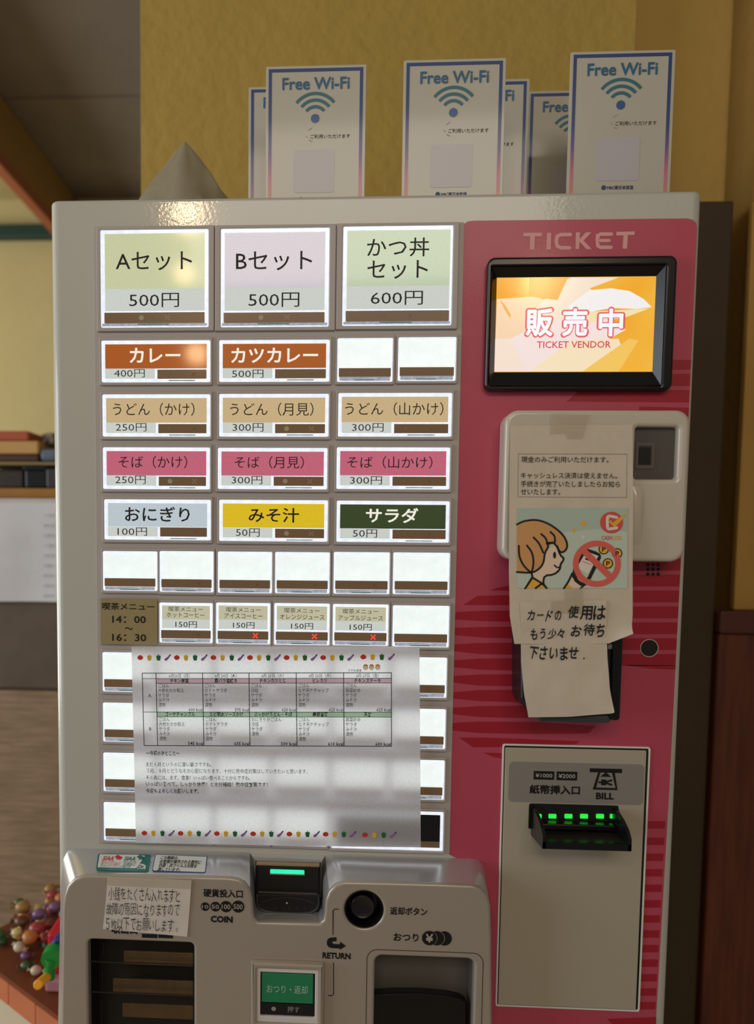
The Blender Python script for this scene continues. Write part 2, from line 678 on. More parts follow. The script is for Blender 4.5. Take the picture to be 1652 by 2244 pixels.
y = 1219.5
k = 0
while y < 1448:
    strp.append([(1340, y + 5), (redge(y), y + 5), (redge(y + 30), y + 30.5), (1340, y + 30.5)])
    y += 34.8
strp.append([(1366, 1457), (1480, 1458), (1479, 1467), (1430, 1465)])
for y in (1807, 1843, 1878, 1912, 1946, 1980, 2013, 2046, 2078, 2110, 2142, 2173, 2203):
    strp.append([(1396, y - 8), (redge(y) - 3, y - 8), (redge(y) - 4, y + 8), (1396, y + 8)])
strp.append([(1330, 2232), (redge(2232), 2228), (redge(2260), 2290), (1380, 2290)])
for s in strp:
    mb = MB()
    flat(mb, F0, [[F0.uv(*p) for p in s]], HS, RED)
    mb.build('stripe', PP)
# TICKET lettering
mb = MB()
TK = mat('ticket_lettering', (222, 160, 160), .45)


def tk(pts, w=9):
    ribbon_px(mb, F0, pts, w, .0008, TK)


def ribbon_px(mb, pl, pts, w, h, m, closed=False):
    L = [pl.uv(*p) for p in pts]
    a, b = pl.uv(*pts[0]), pl.uv(pts[0][0] + w, pts[0][1])
    ribbon(mb, pl, L, abs(b[0] - a[0]), h, m, closed)


def sharp(mb, pl, pts, h, m):
    flat(mb, pl, [[pl.uv(*p) for p in pts]], h, m)


sharp(mb, F0, [(1146, 511), (1187, 511), (1186, 519), (1171, 519), (1170, 548), (1160, 548), (1161, 519), (1146, 519)], .0008, TK)
sharp(mb, F0, [(1198, 511), (1207, 511), (1206, 548), (1196, 548)], .0008, TK)
ribbon_px(mb, F0, [(1249, 515), (1228, 515), (1220, 519), (1218, 529), (1220, 540), (1228, 544), (1247, 544)], 8, .0008, TK)
sharp(mb, F0, [(1261, 510), (1270, 510), (1269, 525), (1283, 510), (1295, 510), (1278, 528), (1296, 547), (1284, 547), (1269, 531), (1268, 547), (1260, 547)], .0008, TK)
ribbon_px(mb, F0, [(1339, 514), (1315, 514), (1309, 517), (1308, 528), (1309, 540), (1315, 543), (1338, 543)], 8, .0008, TK)
ribbon_px(mb, F0, [(1309, 528), (1334, 528)], 7, .0008, TK)
sharp(mb, F0, [(1350, 509), (1390, 508), (1389, 516), (1375, 516), (1373, 546), (1363, 546), (1365, 517), (1349, 517)], .0008, TK)
mb.build('ticket_lettering', PP, label='pale pink lettering reading TICKET')

# ---- menu buttons
BUTTONS = []


def ring(mb, pl, outer, inner, h0, h1, m, bev=.0003, ro=.001, ri=.0006):
    plate(mb, pl, [rr(outer, ro, 3), rr(inner, ri, 3)], h0, h1, m, bev)


def marks(bt, sb, H, rx=None, dot=True, red=False, faint=True):
    mb = MB()
    hh = sb[3] - sb[1]
    cy = (sb[1] + sb[3]) / 2
    px = .00037
    w = sb[2] - sb[0]
    dx, xx = rx or (sb[0] + 26 * px, sb[0] + 82 * px)
    m = STRIPF if faint else STRIPD
    if dot:
        flat(mb, FB, [circ(dx, cy, 4.6 * px * (1.2 if not faint else 1))], H, m)
    a = 4.2 * px * (1.15 if red or not faint else 1)
    mx = mat('red_lamp_cross', (255, 60, 50), .4, em=(255, 66, 56), es=1.0) if red else m
    for s in (1, -1):
        ribbon(mb, FB, [(xx - a, cy - a * s), (xx + a, cy + a * s)], (2.6 if red else 1.5) * px, H, mx)
    mb.build('lamp_marks', bt, label='red glowing sold-out cross' if red else None)


def base_button(b, label, bezel=5, vb=7):
    px = .00038
    bt_mb = MB()
    out = (b[0] - bezel * px, b[1] - vb * px, b[2] + bezel * px, b[3] + vb * px)
    ring(bt_mb, FB, out, inset(b, -.00025), -.0003, .0021, TILE, .0006, .0012, .0008)
    bt = bt_mb.build('menu_button', MC, label=label)
    BUTTONS.append(bt)
    return bt


def large_button(r, tile, name, price, cardc, cname, split, strip, label, faint=False):
    b = FB.box(*r)
    px = .00038
    bt_mb = MB()
    ring(bt_mb, FB, FB.box(*tile), inset(b, -.0003), -.0003, .0024, TILE, .0007, .001, .0012)
    bt = bt_mb.build('menu_button', MC, label=label)
    # the lit clear rim and the dim foot below the strip
    mb = MB()
    c = FB.box(*split['card'])
    ring(mb, FB, b, (c[0], FB.box(*strip)[1] - .0004, c[2], c[3]), 0, .0019, RIM, .0005)
    mb.build('clear_rim', bt)
    mb = MB()
    bx = FB.box(*strip)
    boxp(mb, (b[0] + .001, b[1] + .0008, b[2] - .001, bx[1] - .0004), .0015, .00215, RIMD)
    mb.build('clear_foot', bt)
    mb = MB()
    u = (b[0] + b[2]) / 2
    boxp(mb, (u - .014, b[1] + .0018, u + .012, b[1] + .0026), .002, .0023, TEAL)
    mb.build('board_edge', bt)
    mb = MB()
    boxp(mb, (c[0], bx[3], c[2], c[3]), 0, .0012, RIM)
    mb.build('backlight', bt)
    mid = FB.uv(r[0], split['mid'])[1]
    bot = FB.uv(r[0], split['bot'])[1]
    mb = MB()
    boxp(mb, (c[0], mid, c[2], c[3]), .0012, .0014, cardmat(cname, cardc))
    mb.build('menu_card', bt)
    mb = MB()
    boxp(mb, (c[0], bot, c[2], mid), .0012, .00138, PRICE)
    mb.build('price_card', bt)
    mb = MB()
    boxp(mb, bx, .0006, .0019, STRIP)
    mb.build('indicator_strip', bt)
    mb = MB()
    for s, x0, y0, x1, y1 in name:
        text(mb, FB, s, FB.box(x0, y0, x1, y1), .00155, INK, weight=.004)
    s, x0, y0, x1, y1 = price
    text(mb, FB, s, FB.box(x0, y0, x1, y1), .00155, INK, weight=-.002)
    mb.build('lettering', bt)
    marks(bt, bx, .00195, (FB.uv(split['dot'], 700)[0], FB.uv(split['x'], 700)[0]), faint=faint)
    return bt


def boxp(mb, b, h0, h1, m, pl=None, bev=0, r=0):
    plate(mb, pl or FB, [rr(b, r, 4)], h0, h1, m, bev)


large_button((222, 505, 457, 718), (213, 497, 470, 727), [('Aセット', 254.6, 553, 421.5, 594)], ('500円', 284, 643.5, 393, 674.5),
             (206, 211, 166), 'card_yellow_green', dict(card=(231, 513, 449, 683), mid=635, bot=683, dot=311, x=368),
             (230, 686, 449, 709), 'large pale yellow-green button reading Aセット 500円')
large_button((484.5, 502, 721, 717), (471.5, 495, 735.5, 726), [('Bセット', 517.5, 552, 684, 594)], ('500円', 545, 642.5, 656, 674),
             (206, 198, 208), 'card_lilac', dict(card=(493, 511, 712, 682), mid=632.5, bot=682, dot=572, x=629),
             (490, 686, 711, 708), 'large pale lilac button reading Bセット 500円')
large_button((751, 497, 990, 714), (737, 490, 1003.5, 723), [('かつ丼', 804, 522.5, 940, 564), ('セット', 804.5, 572, 937, 612.5)],
             ('600円', 812, 639, 926, 669.5), (188, 204, 172), 'card_sage', dict(card=(760, 506, 985, 679), mid=628.5, bot=679, dot=840, x=898),
             (756, 682, 983, 705), 'large sage green button reading かつ丼セット 600円', faint=True)


def wide_button(r, name, price, cardc, cname, label, ink=None, wt=0.0, faint=True):
    x0, y0, x1, y1 = r
    b = FB.box(*r)
    bt = base_button(b, label)
    H = y1 - y0
    c = FB.box(x0 + 7.5, y0 + 8, x1 - 7.5, y0 + 8 + H * .585)
    pr = FB.box(x0 + 7.5, y0 + 8 + H * .585, x0 + 116, y1 - 6)
    sb = FB.box(x0 + 122, y1 - 27, x1 - 8, y1 - 7)
    mb = MB()
    ring(mb, FB, b, inset(b, .0028), 0, .0019, RIM, .0005)
    mb.build('clear_rim', bt)
    mb = MB()
    boxp(mb, inset(b, .0028), 0, .0011, RIM)
    mb.build('backlight', bt)
    mb = MB()
    boxp(mb, c, .0011, .0014, cardmat(cname, cardc))
    mb.build('menu_card', bt)
    mb = MB()
    boxp(mb, pr, .0011, .00138, PRICE)
    mb.build('price_card', bt)
    mb = MB()
    boxp(mb, sb, .0008, .002, STRIP)
    mb.build('indicator_strip', bt)
    mb = MB()
    s, a0, b0, a1, b1 = name
    text(mb, FB, s, FB.box(a0, b0, a1, b1), .00155, ink or INK, weight=wt)
    s, a0, b0, a1, b1 = price
    text(mb, FB, s, FB.box(a0, b0, a1, b1), .00155, INK, weight=-.004)
    mb.build('lettering', bt)
    marks(bt, sb, .0021, faint=faint)
    mb = MB()
    u = (sb[0] + sb[2]) / 2
    boxp(mb, (u - .011, b[1] + .0009, u + .011, b[1] + .0015), .0018, .0023, TEAL)
    mb.build('board_edge', bt)


OR, TN, PK = (172, 84, 6), (208, 180, 134), (200, 98, 122)
wide_button((224, 747, 461, 838), ('カレー', 285, 763, 396, 796), ('400円', 251, 810, 318, 828), OR, 'card_orange', 'orange-brown button reading カレー 400円', WHITEINK, .018)
wide_button((481, 746, 722, 837), ('カツカレー', 507, 763, 697, 796), ('500円', 509, 811, 577.5, 829), OR, 'card_orange', 'orange-brown button reading カツカレー 500円', WHITEINK, .018)
wide_button((226, 865, 461, 957), ('うどん（かけ）', 248.5, 883, 427, 912), ('250円', 254.6, 928, 321.6, 946), TN, 'card_tan', 'tan button reading うどん（かけ） 250円')
wide_button((481, 864, 720, 957), ('うどん（月見）', 504.5, 883, 687, 912), ('300円', 510, 928, 577.5, 946.5), TN, 'card_tan', 'tan button reading うどん（月見） 300円', faint=False)
wide_button((741, 862, 989, 957), ('うどん（山かけ）', 756, 882, 971, 911), ('300円', 771, 928, 840, 946.5), TN, 'card_tan', 'tan button reading うどん（山かけ） 300円')
wide_button((227, 981, 460, 1072), ('そば（かけ）', 260.5, 999, 411, 1026.5), ('250円', 253.6, 1042.5, 320, 1061), PK, 'card_pink', 'pink button reading そば（かけ） 250円', faint=False)
wide_button((478, 982, 717, 1072), ('そば（月見）', 514.5, 1000, 666, 1027), ('300円', 508, 1043.5, 575, 1061.5), PK, 'card_pink', 'pink button reading そば（月見） 300円', faint=False)
wide_button((737.5, 981, 984.5, 1072), ('そば（山かけ）', 760, 1000, 947, 1027), ('300円', 767, 1044, 836.5, 1062), PK, 'card_pink', 'pink button reading そば（山かけ） 300円')
wide_button((230, 1095, 462, 1183), ('おにぎり', 274.5, 1110.5, 416.5, 1143), ('100円', 258.6, 1156, 323, 1174), (196, 208, 216), 'card_pale_blue', 'pale blue-grey button reading おにぎり 100円', wt=.012)
wide_button((481, 1096, 718, 1186), ('みそ汁', 545, 1113, 655.5, 1145), ('50円', 517.5, 1158, 569, 1176), (228, 194, 16), 'card_yellow', 'yellow button reading みそ汁 50円', wt=.012, faint=False)
wide_button((737.5, 1098, 983.5, 1188), ('サラダ', 801.5, 1113, 916, 1146), ('50円', 773, 1160, 826, 1178), (48, 64, 26), 'card_dark_green', 'dark green button reading サラダ 50円', WHITEINK, .02)


def small_button(b, label, txt=None, red=False, plain=False, dots=True):
    """b: local rectangle of the lens"""
    px = .00038
    W_, H_ = b[2] - b[0], b[3] - b[1]
    bt = base_button(b, label, 4, 6.5)
    yb = b[1] + H_ * .105
    ys_ = b[1] + H_ * .315
    mb = MB()
    ring(mb, FB, b, (b[0] + .0016, yb, b[2] - .0016, b[3] - .0019), 0, .0019, RIM if not txt else RIM, .0005)
    mb.build('clear_rim', bt)
    mb = MB()
    boxp(mb, (b[0] + .002, b[1] + .0006, b[2] - .002, yb - .0001), .0014, .00205, RIMD)
    mb.build('clear_foot', bt)
    mb = MB()
    boxp(mb, (b[0] + .0016, ys_, b[2] - .0016, b[3] - .0019), 0, .0012, RIM if txt else BLANK)
    mb.build('backlight' if txt else 'blank_card', bt)
    sb = (b[0] + .0014, yb + .0002, b[2] - .0014, ys_ - .0002)
    mb = MB()
    boxp(mb, sb, .0006, .002, STRIP)
    mb.build('indicator_strip', bt)
    if dots:
        marks(bt, sb, .0021, (sb[0] + W_ * .21, sb[0] + W_ * .70), red=red)
    mb = MB()
    u = (b[0] + b[2]) / 2
    boxp(mb, (u - .008, b[1] + .0009, u + .008, b[1] + .0015), .002, .0023, TEAL)
    mb.build('board_edge', bt)
    if txt:
        mb = MB()
        c = (b[0] + .0022, ys_ + .0016, b[2] - .0022, b[3] - .0024)
        mid = c[1] + (c[3] - c[1]) * .40
        boxp(mb, (c[0], mid, c[2], c[3]), .0012, .0014, cardmat('card_khaki', (200, 196, 164)))
        mb.build('menu_card', bt)
        mb = MB()
        boxp(mb, (c[0], c[1], c[2], mid), .0012, .00138, PRICE)
        mb.build('price_card', bt)
        mb = MB()
        for i, (s, x0, y0, x1, y1) in enumerate(txt):
            text(mb, FB, s, FB.box(x0, y0, x1, y1), .00155, INK, weight=0.0)
        mb.build('lettering', bt)


small_button(FB.box(739, 742, 860, 837), 'blank white button right of the カツカレー button')
small_button(FB.box(872, 740, 998, 835), 'blank white button at the right end of the curry row', dots=False)
ORD = ('leftmost', 'second', 'third', 'fourth', 'fifth', 'rightmost')
for i, (a0, b0, a1, b1) in enumerate([(227, 1208, 345, 1294), (351, 1208, 468, 1297), (478, 1209, 596, 1299), (603, 1210, 722, 1300), (731, 1210, 853, 1301), (861, 1211, 984, 1302)]):
    small_button(FB.box(a0, b0, a1, b1), ORD[i] + ' blank white button in the row above the drinks', dots=0 < i < 5)
small_button(FB.box(350.5, 1321, 466, 1408), 'drink button reading ホットコーヒー 150円', [('喫茶メニュー', 370, 1329, 445, 1340), ('ホットコーヒー', 366, 1342, 448.5, 1353), ('150円', 385, 1361, 432, 1375)])
small_button(FB.box(474, 1321, 592, 1410.5), 'drink button reading アイスコーヒー with a red cross', [('喫茶メニュー', 496, 1330.5, 571.5, 1341.5), ('アイスコーヒー', 492, 1344, 575.5, 1355), ('150円', 511, 1363, 558, 1376.5)], red=True)
small_button(FB.box(601, 1322, 722, 1412.5), 'drink button reading オレンジジュース with a red cross', [('喫茶メニュー', 623, 1332, 700, 1343), ('オレンジジュース', 613.5, 1346, 710.5, 1357), ('150円', 638, 1365, 686, 1378.5)], red=True)
small_button(FB.box(729, 1324, 850.5, 1414), 'drink button reading アップルジュース with a red cross', [('喫茶メニュー', 751, 1334, 828.5, 1345), ('アップルジュース', 741, 1348, 838.5, 1359.5), ('150円', 766, 1367, 814, 1381)], red=True)
small_button(FB.box(860, 1327, 983, 1417), 'blank white button at the right end of the drinks row', dots=False)
A_ = .8873


def cell(c, r, wide=1):
    u = (c + (wide - 1) / 2) * U
    v = Z0 - r * A_ * U
    return (u - (wide - 1) * U / 2 - .46 * U, v - .385 * A_ * U, u + (wide - 1) * U / 2 + .46 * U, v + .385 * A_ * U)


for r in (8, 9, 10, 11):
    for c in range(6):
        if r == 11 and c >= 4:
            continue
        small_button(cell(c, r - .02), 'blank white button ' + ('left of' if c == 0 else 'right of' if c == 5 else 'glowing through') + ' the taped weekly menu sheet', dots=False)
b = cell(4, 11, 2)
bt = base_button(b, 'wide button with a black display half hidden by the weekly menu sheet')
mb = MB()
ring(mb, FB, b, inset(b, .0026), 0, .0019, RIM, .0005)
mb.build('clear_rim', bt)
mb = MB()
boxp(mb, (b[0] + .0026, b[1] + .008, b[2] - .0026, b[3] - .0026), 0, .0014, mat('off_display', (26, 26, 30), .2))
mb.build('display', bt)
mb = MB()
boxp(mb, (b[0] + .0026, b[1] + .0026, b[2] - .0026, b[1] + .008), 0, .0016, STRIP)
mb.build('indicator_strip', bt)

# ---- display screen
sc_ = MB()
ob = F0.box(1061, 569, 1469, 860)
hb = F0.box(1075, 584, 1453, 845, .008)
sb = F0.box(1086, 607, 1433.5, 815, .003)
plate(sc_, F0, [rr(ob, .006, 5), rr(hb, .001, 3)], 0, .0085, BLACK, .0022, 2)
A = [F0.pt(*p, .0085) for p in rr(hb)]
B = [F0.pt(*p, .0028) for p in rr(sb)]
loft(sc_, A, B, BLACK, True)
SCR = sc_.build('display_screen', MC, label='black framed display glowing orange and reading 販売中')
scm = mat('screen_orange', (60, 40, 10), .12, em=(240, 186, 66), es=1.0)
nt = scm.node_tree
bs = nt.nodes['Principled BSDF']
tcn = nt.nodes.new('ShaderNodeTexCoord')
gr = nt.nodes.new('ShaderNodeTexNoise')
gr.inputs['Scale'].default_value = 14
gr.inputs['Detail'].default_value = 1
rp = nt.nodes.new('ShaderNodeValToRGB')
rp.color_ramp.elements[0].color = lin((234, 160, 36))
rp.color_ramp.elements[0].position = .38
rp.color_ramp.elements[1].color = lin((242, 186, 70))
rp.color_ramp.elements[1].position = .62
nt.links.new(tcn.outputs['Object'], gr.inputs['Vector'])
nt.links.new(gr.outputs['Fac'], rp.inputs[0])
nt.links.new(rp.outputs[0], bs.inputs['Emission Color'])
mb = MB()
boxp(mb, sb, .0012, .003, scm, F0)
mb.build('panel', SCR)


def Z8(x, y):       # screen artwork drawn in its own measure
    return F0.uv(1000 + x * .39467, 470 + y * .39467, .003)


art = [
    ([(225, 470), (440, 455), (560, 500), (560, 872), (210, 872)], (246, 214, 178)),
    ([(215, 690), (330, 690), (395, 872), (210, 872)], (246, 226, 206)),
    ([(300, 690), (560, 560), (820, 560), (940, 640), (760, 740), (420, 872), (390, 872)], (246, 226, 222)),
    ([(440, 520), (590, 370), (640, 350), (900, 350), (740, 410), (800, 470), (760, 560), (500, 590)], (244, 226, 206)),
    ([(620, 510), (740, 420), (860, 410), (960, 425), (1040, 470), (1084, 515), (1000, 525), (860, 520), (640, 560)], (244, 240, 238)),
    ([(740, 540), (1070, 522), (930, 575), (720, 600)], (246, 226, 176)),
    ([(400, 872), (640, 700), (900, 690), (930, 780), (700, 872)], (247, 226, 190)),
    ([(405, 350), (620, 350), (560, 476), (405, 455)], (240, 166, 70)),
    ([(240, 470), (275, 510), (302, 560), (296, 575), (262, 520)], (242, 174, 84)),
    ([(700, 872), (900, 872), (1010, 700), (960, 690), (800, 800)], (244, 198, 96)),
]
mb = MB()
for i, (pts, col) in enumerate(art):
    flat(mb, F0, [[Z8(*p) for p in pts]], .0031 + i * .00002, mat('screen_tint_%d' % i, (40, 36, 30), .15, em=col, es=.97))
mb.build('screen_artwork', SCR)
mb = MB()
OUT = mat('screen_rose', (60, 20, 24), .2, em=(226, 92, 96), es=.95)
WHT = mat('screen_white', (60, 60, 60), .2, em=(240, 244, 255), es=1.0)
for s, x0, x1 in (('販', 375, 545), ('売', 577, 737), ('中', 778, 936)):
    p, q = Z8(x0, 685), Z8(x1, 515)
    bx = (p[0] + .001, p[1] + .001, q[0] - .001, q[1] - .001)
    text(mb, F0, s, inset(bx, -.0014), .0034, OUT, weight=.066, res=3)
    text(mb, F0, s, bx, .00345, WHT, weight=.032, res=3)
p, q = Z8(445, 743), Z8(857, 703)
text(mb, F0, 'TICKET VENDOR', (p[0], p[1], q[0], q[1]), .0034, mat('screen_red', (60, 20, 24), .2, em=(206, 70, 84), es=.95), weight=.012)
mb.build('lettering', SCR)

# ---- cashless reader cover
yc = -.022
FK = yplane(yc)
cb = FK.box(1104, 898, 1508, 1230)
wb = FK.box(1392, 935, 1486, 1050)
COVM = mat('cover_plastic', (194, 186, 170), .38, coat=.6)
mb = MB()
plate(mb, FK, [rr(cb, .011, 8), rr(wb, .0025, 4)], yc + .0004, 0, COVM, .0034, 4)
CV = mb.build('reader_cover', MC, smooth=True, label='white rounded plastic cover with a small dark window')
mb = MB()
boxp(mb, inset(wb, -.002), -.012, -.0065, mat('window_grey', (86, 82, 78), .3), FK)
mb.build('window', CV)
mb = MB()
ring(mb, FK, FK.box(1400, 968, 1441, 1026), FK.box(1405, 975, 1435, 1019), -.0066, -.0058, mat('sensor_frame', (96, 90, 84), .4), .0002)
mb.build('sensor_frame', CV)
mb = MB()
boxp(mb, FK.box(1407, 978, 1433, 1016), -.0066, -.0060, BLACKM, FK)
mb.build('sensor', CV)
mb = MB()
c = FK.uv(1393, 1130)
V, F = [], []
for i in range(13):
    for j in range(13):
        a, e = -1 + i / 6, -1 + j / 6
        V.append(FK.pt(c[0] + a * .0062, c[1] + e * .025, .0034 * max(0, (1 - a * a)) ** .8 * max(0, 1 - e * e) - .0004))
for i in range(12):
    for j in range(12):
        F.append((i * 13 + j, i * 13 + j + 1, (i + 1) * 13 + j + 1, (i + 1) * 13 + j))
mb.add(V, F, COVM)
mb.build('moulded_rib', CV, smooth=True)
# speaker holes and sensor hole
for yy in (1237.5, 1247.5, 1258.5):
    for xx in (1418.7, 1430, 1441.5):
        mb = MB()
        c = F0.uv(xx, yy)
        plate(mb, F0, [circ(c[0], c[1], .0014, 12)], .0005, .0009, BLACKM)
        mb.build('speaker_hole', MC)
mb = MB()
c = F0.uv(1421.5, 1420)
plate(mb, F0, [circ(*c, .0076, 36), circ(*c, .0068, 36)], .0004, .0012, mat('pale_ring', (190, 170, 160), .4), .0003)
SH = mb.build('sensor_hole', MC)
mb = MB()
plate(mb, F0, [circ(*c, .0068, 36)], .0004, .0007, BLACKM)
mb.build('sensor_hole_cap', SH)

# ---- black card terminal half behind the notes
FT = yplane(-.03)
mb = MB()
tb = [FT.uv(*p) for p in ((1141, 1400), (1141, 1530), (1148, 1548), (1172, 1568), (1182, 1577), (1325, 1577), (1342, 1566), (1345, 1540), (1345, 1388), (1150, 1385))]
plate(mb, FT, [tb[::-1]], -.0305, 0, mat('terminal_black', (22, 22, 25), .35), .003, 2)
TM = mb.build('card_terminal', MC, label='black card terminal behind the handwritten note')
mb = MB()
boxp(mb, FT.box(1337, 1390, 1360, 1578), -.030, .003, BLACK, FT, .002, .003)
mb.build('side_slab', TM)
mb = MB()
boxp(mb, FT.box(1176, 1564, 1340, 1584), -.03, .001, mat('terminal_lip', (62, 66, 72), .35), FT, .0025, .004)
mb.build('front_lip', TM)
mb = MB()
boxp(mb, FT.box(1330, 1411, 1344, 1422), .0002, .0012, mat('terminal_label', (120, 122, 124), .4), FT, .0003)
mb.build('label_plate', TM)

# ---- bill door
db = F0.box(1092, 1632, 1412, 2209)
mb = MB()
ring(mb, F0, db, inset(db, .0016), .0, .0022, mat('door_edge', (216, 214, 206), .4), .0006, .002, .001)
BD = mb.build('bill_door', MC, label='off-white rectangular door with the banknote slot')
mb = MB()
boxp(mb, inset(db, .0014), .0003, .0008, BLACKM, F0)
mb.build('door_gap', BD)
sl = F0.box(1157, 1761, 1353, 1817)
inb = (db[0] + .0023, db[1] + .0023, db[2] - .0036, db[3] - .003)
mb = MB()
plate(mb, F0, [rr(inb, .001), rr(sl, .0018, 4)], .0006, .0026, BEIGEB, .0005)
mb.build('door_panel', BD)
mb = MB()
lbx = F0.box(1112.5, 1670, 1407.5, 1758)
boxp(mb, lbx, .0026, .0028, mat('grey_label', (136, 132, 126), .45), F0, 0, .004)
mb.build('grey_label', BD)
mb = MB()
HB = .0030
for (x0, y0, x1, y1, s) in ((1167, 1687.5, 1212, 1706, '¥1000'), (1217, 1688.5, 1262, 1707.5, '¥2000')):
    bx = F0.box(x0, y0, x1, y1)
    flat(mb, F0, [rr(bx)], HB, INK)
    text(mb, F0, s, (bx[0] + .0016, bx[1] + .0019, bx[2] - .0016, bx[3] - .0019), HB + .0001, mat('label_light', (176, 170, 160), .5), weight=.014)
text(mb, F0, '紙幣挿入口', F0.box(1158, 1718, 1268, 1738), HB, INK, weight=.032)
text(mb, F0, 'BILL', F0.box(1303, 1734.5, 1342, 1749), HB, INK, weight=.035)


def Z3(x, y):
    return F0.uv(1060 + x * .3027, 1600 + y * .3027)


flat(mb, F0, [[Z3(*p) for p in ((758, 268), (990, 273), (990, 303), (758, 296))]], HB, INK)
flat(mb, F0, [[Z3(*p) for p in ((818, 297), (938, 300), (958, 426), (779, 421))], [Z3(*p) for p in ((834, 298), (918, 301), (944, 411), (803, 407))]], HB, INK)
flat(mb, F0, [[Z3(*p) for p in ((875, 297), (834, 328), (912, 331))]], HB, INK)
text(mb, F0, '¥', (Z3(845, 400)[0], Z3(845, 418)[1], Z3(893, 400)[0], Z3(893, 322)[1]), HB, INK, weight=.04, rot=-PI / 2)
mb.build('lettering', BD)
# slot, tray and lamps
xa = (Wy(1158, 1790, 0).x + Wy(1193, 1856, -.036).x) / 2
xz = (Wy(1352, 1790, 0).x + Wy(1378, 1856, -.036).x) / 2
zt, zbk = Wy(1255, 1763, 0).z, Wy(1255, 1817, 0).z
zf1, zf0 = Wy(1285, 1848, -.036).z, Wy(1285, 1863, -.036).z
mb = MB()
boxp(mb, sl, .0004, .0012, BLACKM, F0, 0, .0015)
SLOT = mb.build('bill_slot', BD, label='black banknote slot with a row of green lamps')
for px_ in (1180, 1209, 1244, 1278, 1313, 1340):
    c = F0.uv(px_, 1787)
    w = .0032 if px_ not in (1180, 1340) else .002
    mb = MB()
    boxp(mb, (c[0] - w, c[1] - .0019, c[0] + w, c[1] + .0019), .0012, .0022, mat('green_lamp', (30, 200, 60), .3, em=(40, 240, 70), es=.95, mottle=.35, mscale=420), F0, .0002, .0006)
    mb.build('lamp', BD)
mb = MB()
GL = mat('tray_plastic', (20, 21, 22), .22)
prof = [(0, Wy(1352, 1769, 0).z), (-.010, Wy(1358, 1780, -.010).z), (-.021, Wy(1366, 1798, -.021).z), (-.031, Wy(1373, 1820, -.031).z), (-.036, Wy(1377, 1840, -.036).z), (-.036, zf0), (0, zbk - .005)]
for xs in (xa, xz - .0026):
    n = len(prof)
    V = [(xs, p[0], p[1]) for p in prof] + [(xs + .0026, p[0], p[1]) for p in prof]
    F = [tuple(range(n)), tuple(range(n, 2 * n))] + [(i, (i + 1) % n, n + (i + 1) % n, n + i) for i in range(n)]
    mb.add(V, F, GL)
mb.add([(xa, 0, zbk + .001), (xz, 0, zbk + .001), (xz, -.033, zf1 - .001), (xa, -.033, zf1 - .001),
        (xa, 0, zbk - .004), (xz, 0, zbk - .004), (xz, -.033, zf0), (xa, -.033, zf0)],
       [(0, 1, 2, 3), (4, 5, 6, 7), (2, 3, 7, 6)], mat('tray_floor', (44, 40, 36), .3))
mb.add([(xa, -.033, zf1), (xz, -.033, zf1), (xz, -.036, zf1), (xa, -.036, zf1),
        (xa, -.033, zf0), (xz, -.033, zf0), (xz, -.036, zf0), (xa, -.036, zf0)],
       [(0, 1, 2, 3), (4, 5, 6, 7), (2, 3, 7, 6), (0, 1, 5, 4)], BLACK)
mb.build('bill_tray', BD, label='black projecting banknote tray')
mb = MB()
zz = Wy(1250, 1803, -.004).z
boxmb(mb, xa + .003, -.012, zz - .0035, xz - .003, -.002, zz + .0015, BLACK, .001)
mb.build('slot_roller_bar', BD)
# ------------------------------------------------------------------ coin unit
DY = -.035
FC = yplane(DY)
pts = [((130, 2540), (122, 2540)), ((134, 2200), (128, 2200)), ((137, 1990), (132, 1990)), ((140, 1965), (134, 1930)), ((148, 1941), (138, 1885)),
       ((163, 1926), (147, 1866)), ((184, 1919), (165, 1859)), ((300, 1920), (290, 1861)), ((420, 1922), (412, 1864)), ((500, 1924), (490, 1866)),
       ((520, 1927), (512, 1867)), ((536, 1935), (530, 1867)), ((547, 1950), (548, 1869)), ((553, 1972), (556, 1890)), ((555, 2000), (560, 1930)),
       ((557, 2014), (563, 1960)), ((566, 2022), (575, 1975)), ((700, 2025), (695, 1980)), ((709, 2017), (703, 1965)), ((711, 2003), (704, 1930)),
       ((713, 1975), (705, 1893)), ((721, 1954), (712, 1875)), ((735, 1940), (728, 1873)), ((754, 1933), (748, 1873)), ((850, 1935), (850, 1876)),
       ((960, 1938), (960, 1879)), ((1035, 1941), (1030, 1881)), ((1054, 1947), (1046, 1883)), ((1068, 1962), (1056, 1892)), ((1075, 1985), (1064, 1915)),
       ((1077, 2060), (1070, 2030)), ((1081, 2540), (1076, 2540))]
fr = [FC.uv(*a) for a, b in pts]
bk = [F0.uv(*b) for a, b in pts]
mb = MB()
oh = FC.box(194, 2063, 425, 2420)
ch = FC.box(819, 2098, 1036, 2420)
kc = FC.uv(797.5, 1994)
krad = FC.uv(840, 1994)[0] - kc[0]
plate(mb, FC, [fr[::-1], rr(oh, .004, 4), rr(ch, .006, 5), circ(kc[0], kc[1], krad, 40)], -.010, 0, SILVER, .0022, 3)
CO = mb.build('coin_unit', MC, smooth=True, label='silver projecting unit with coin slot, ticket outlet and change tray')
mb = MB()
loft(mb, [FC.pt(*p, -.004) for p in fr], [F0.pt(*p, 0) for p in bk], SLOPE)
mb.build('sloping_rim', CO, smooth=True)
mb = MB()
mb.add([FC.pt(*fr[0], -.004), FC.pt(*fr[-1], -.004), F0.pt(*bk[-1], 0), F0.pt(*bk[0], 0)], [(0, 1, 2, 3)], SILVER)
mb.build('underside', CO)

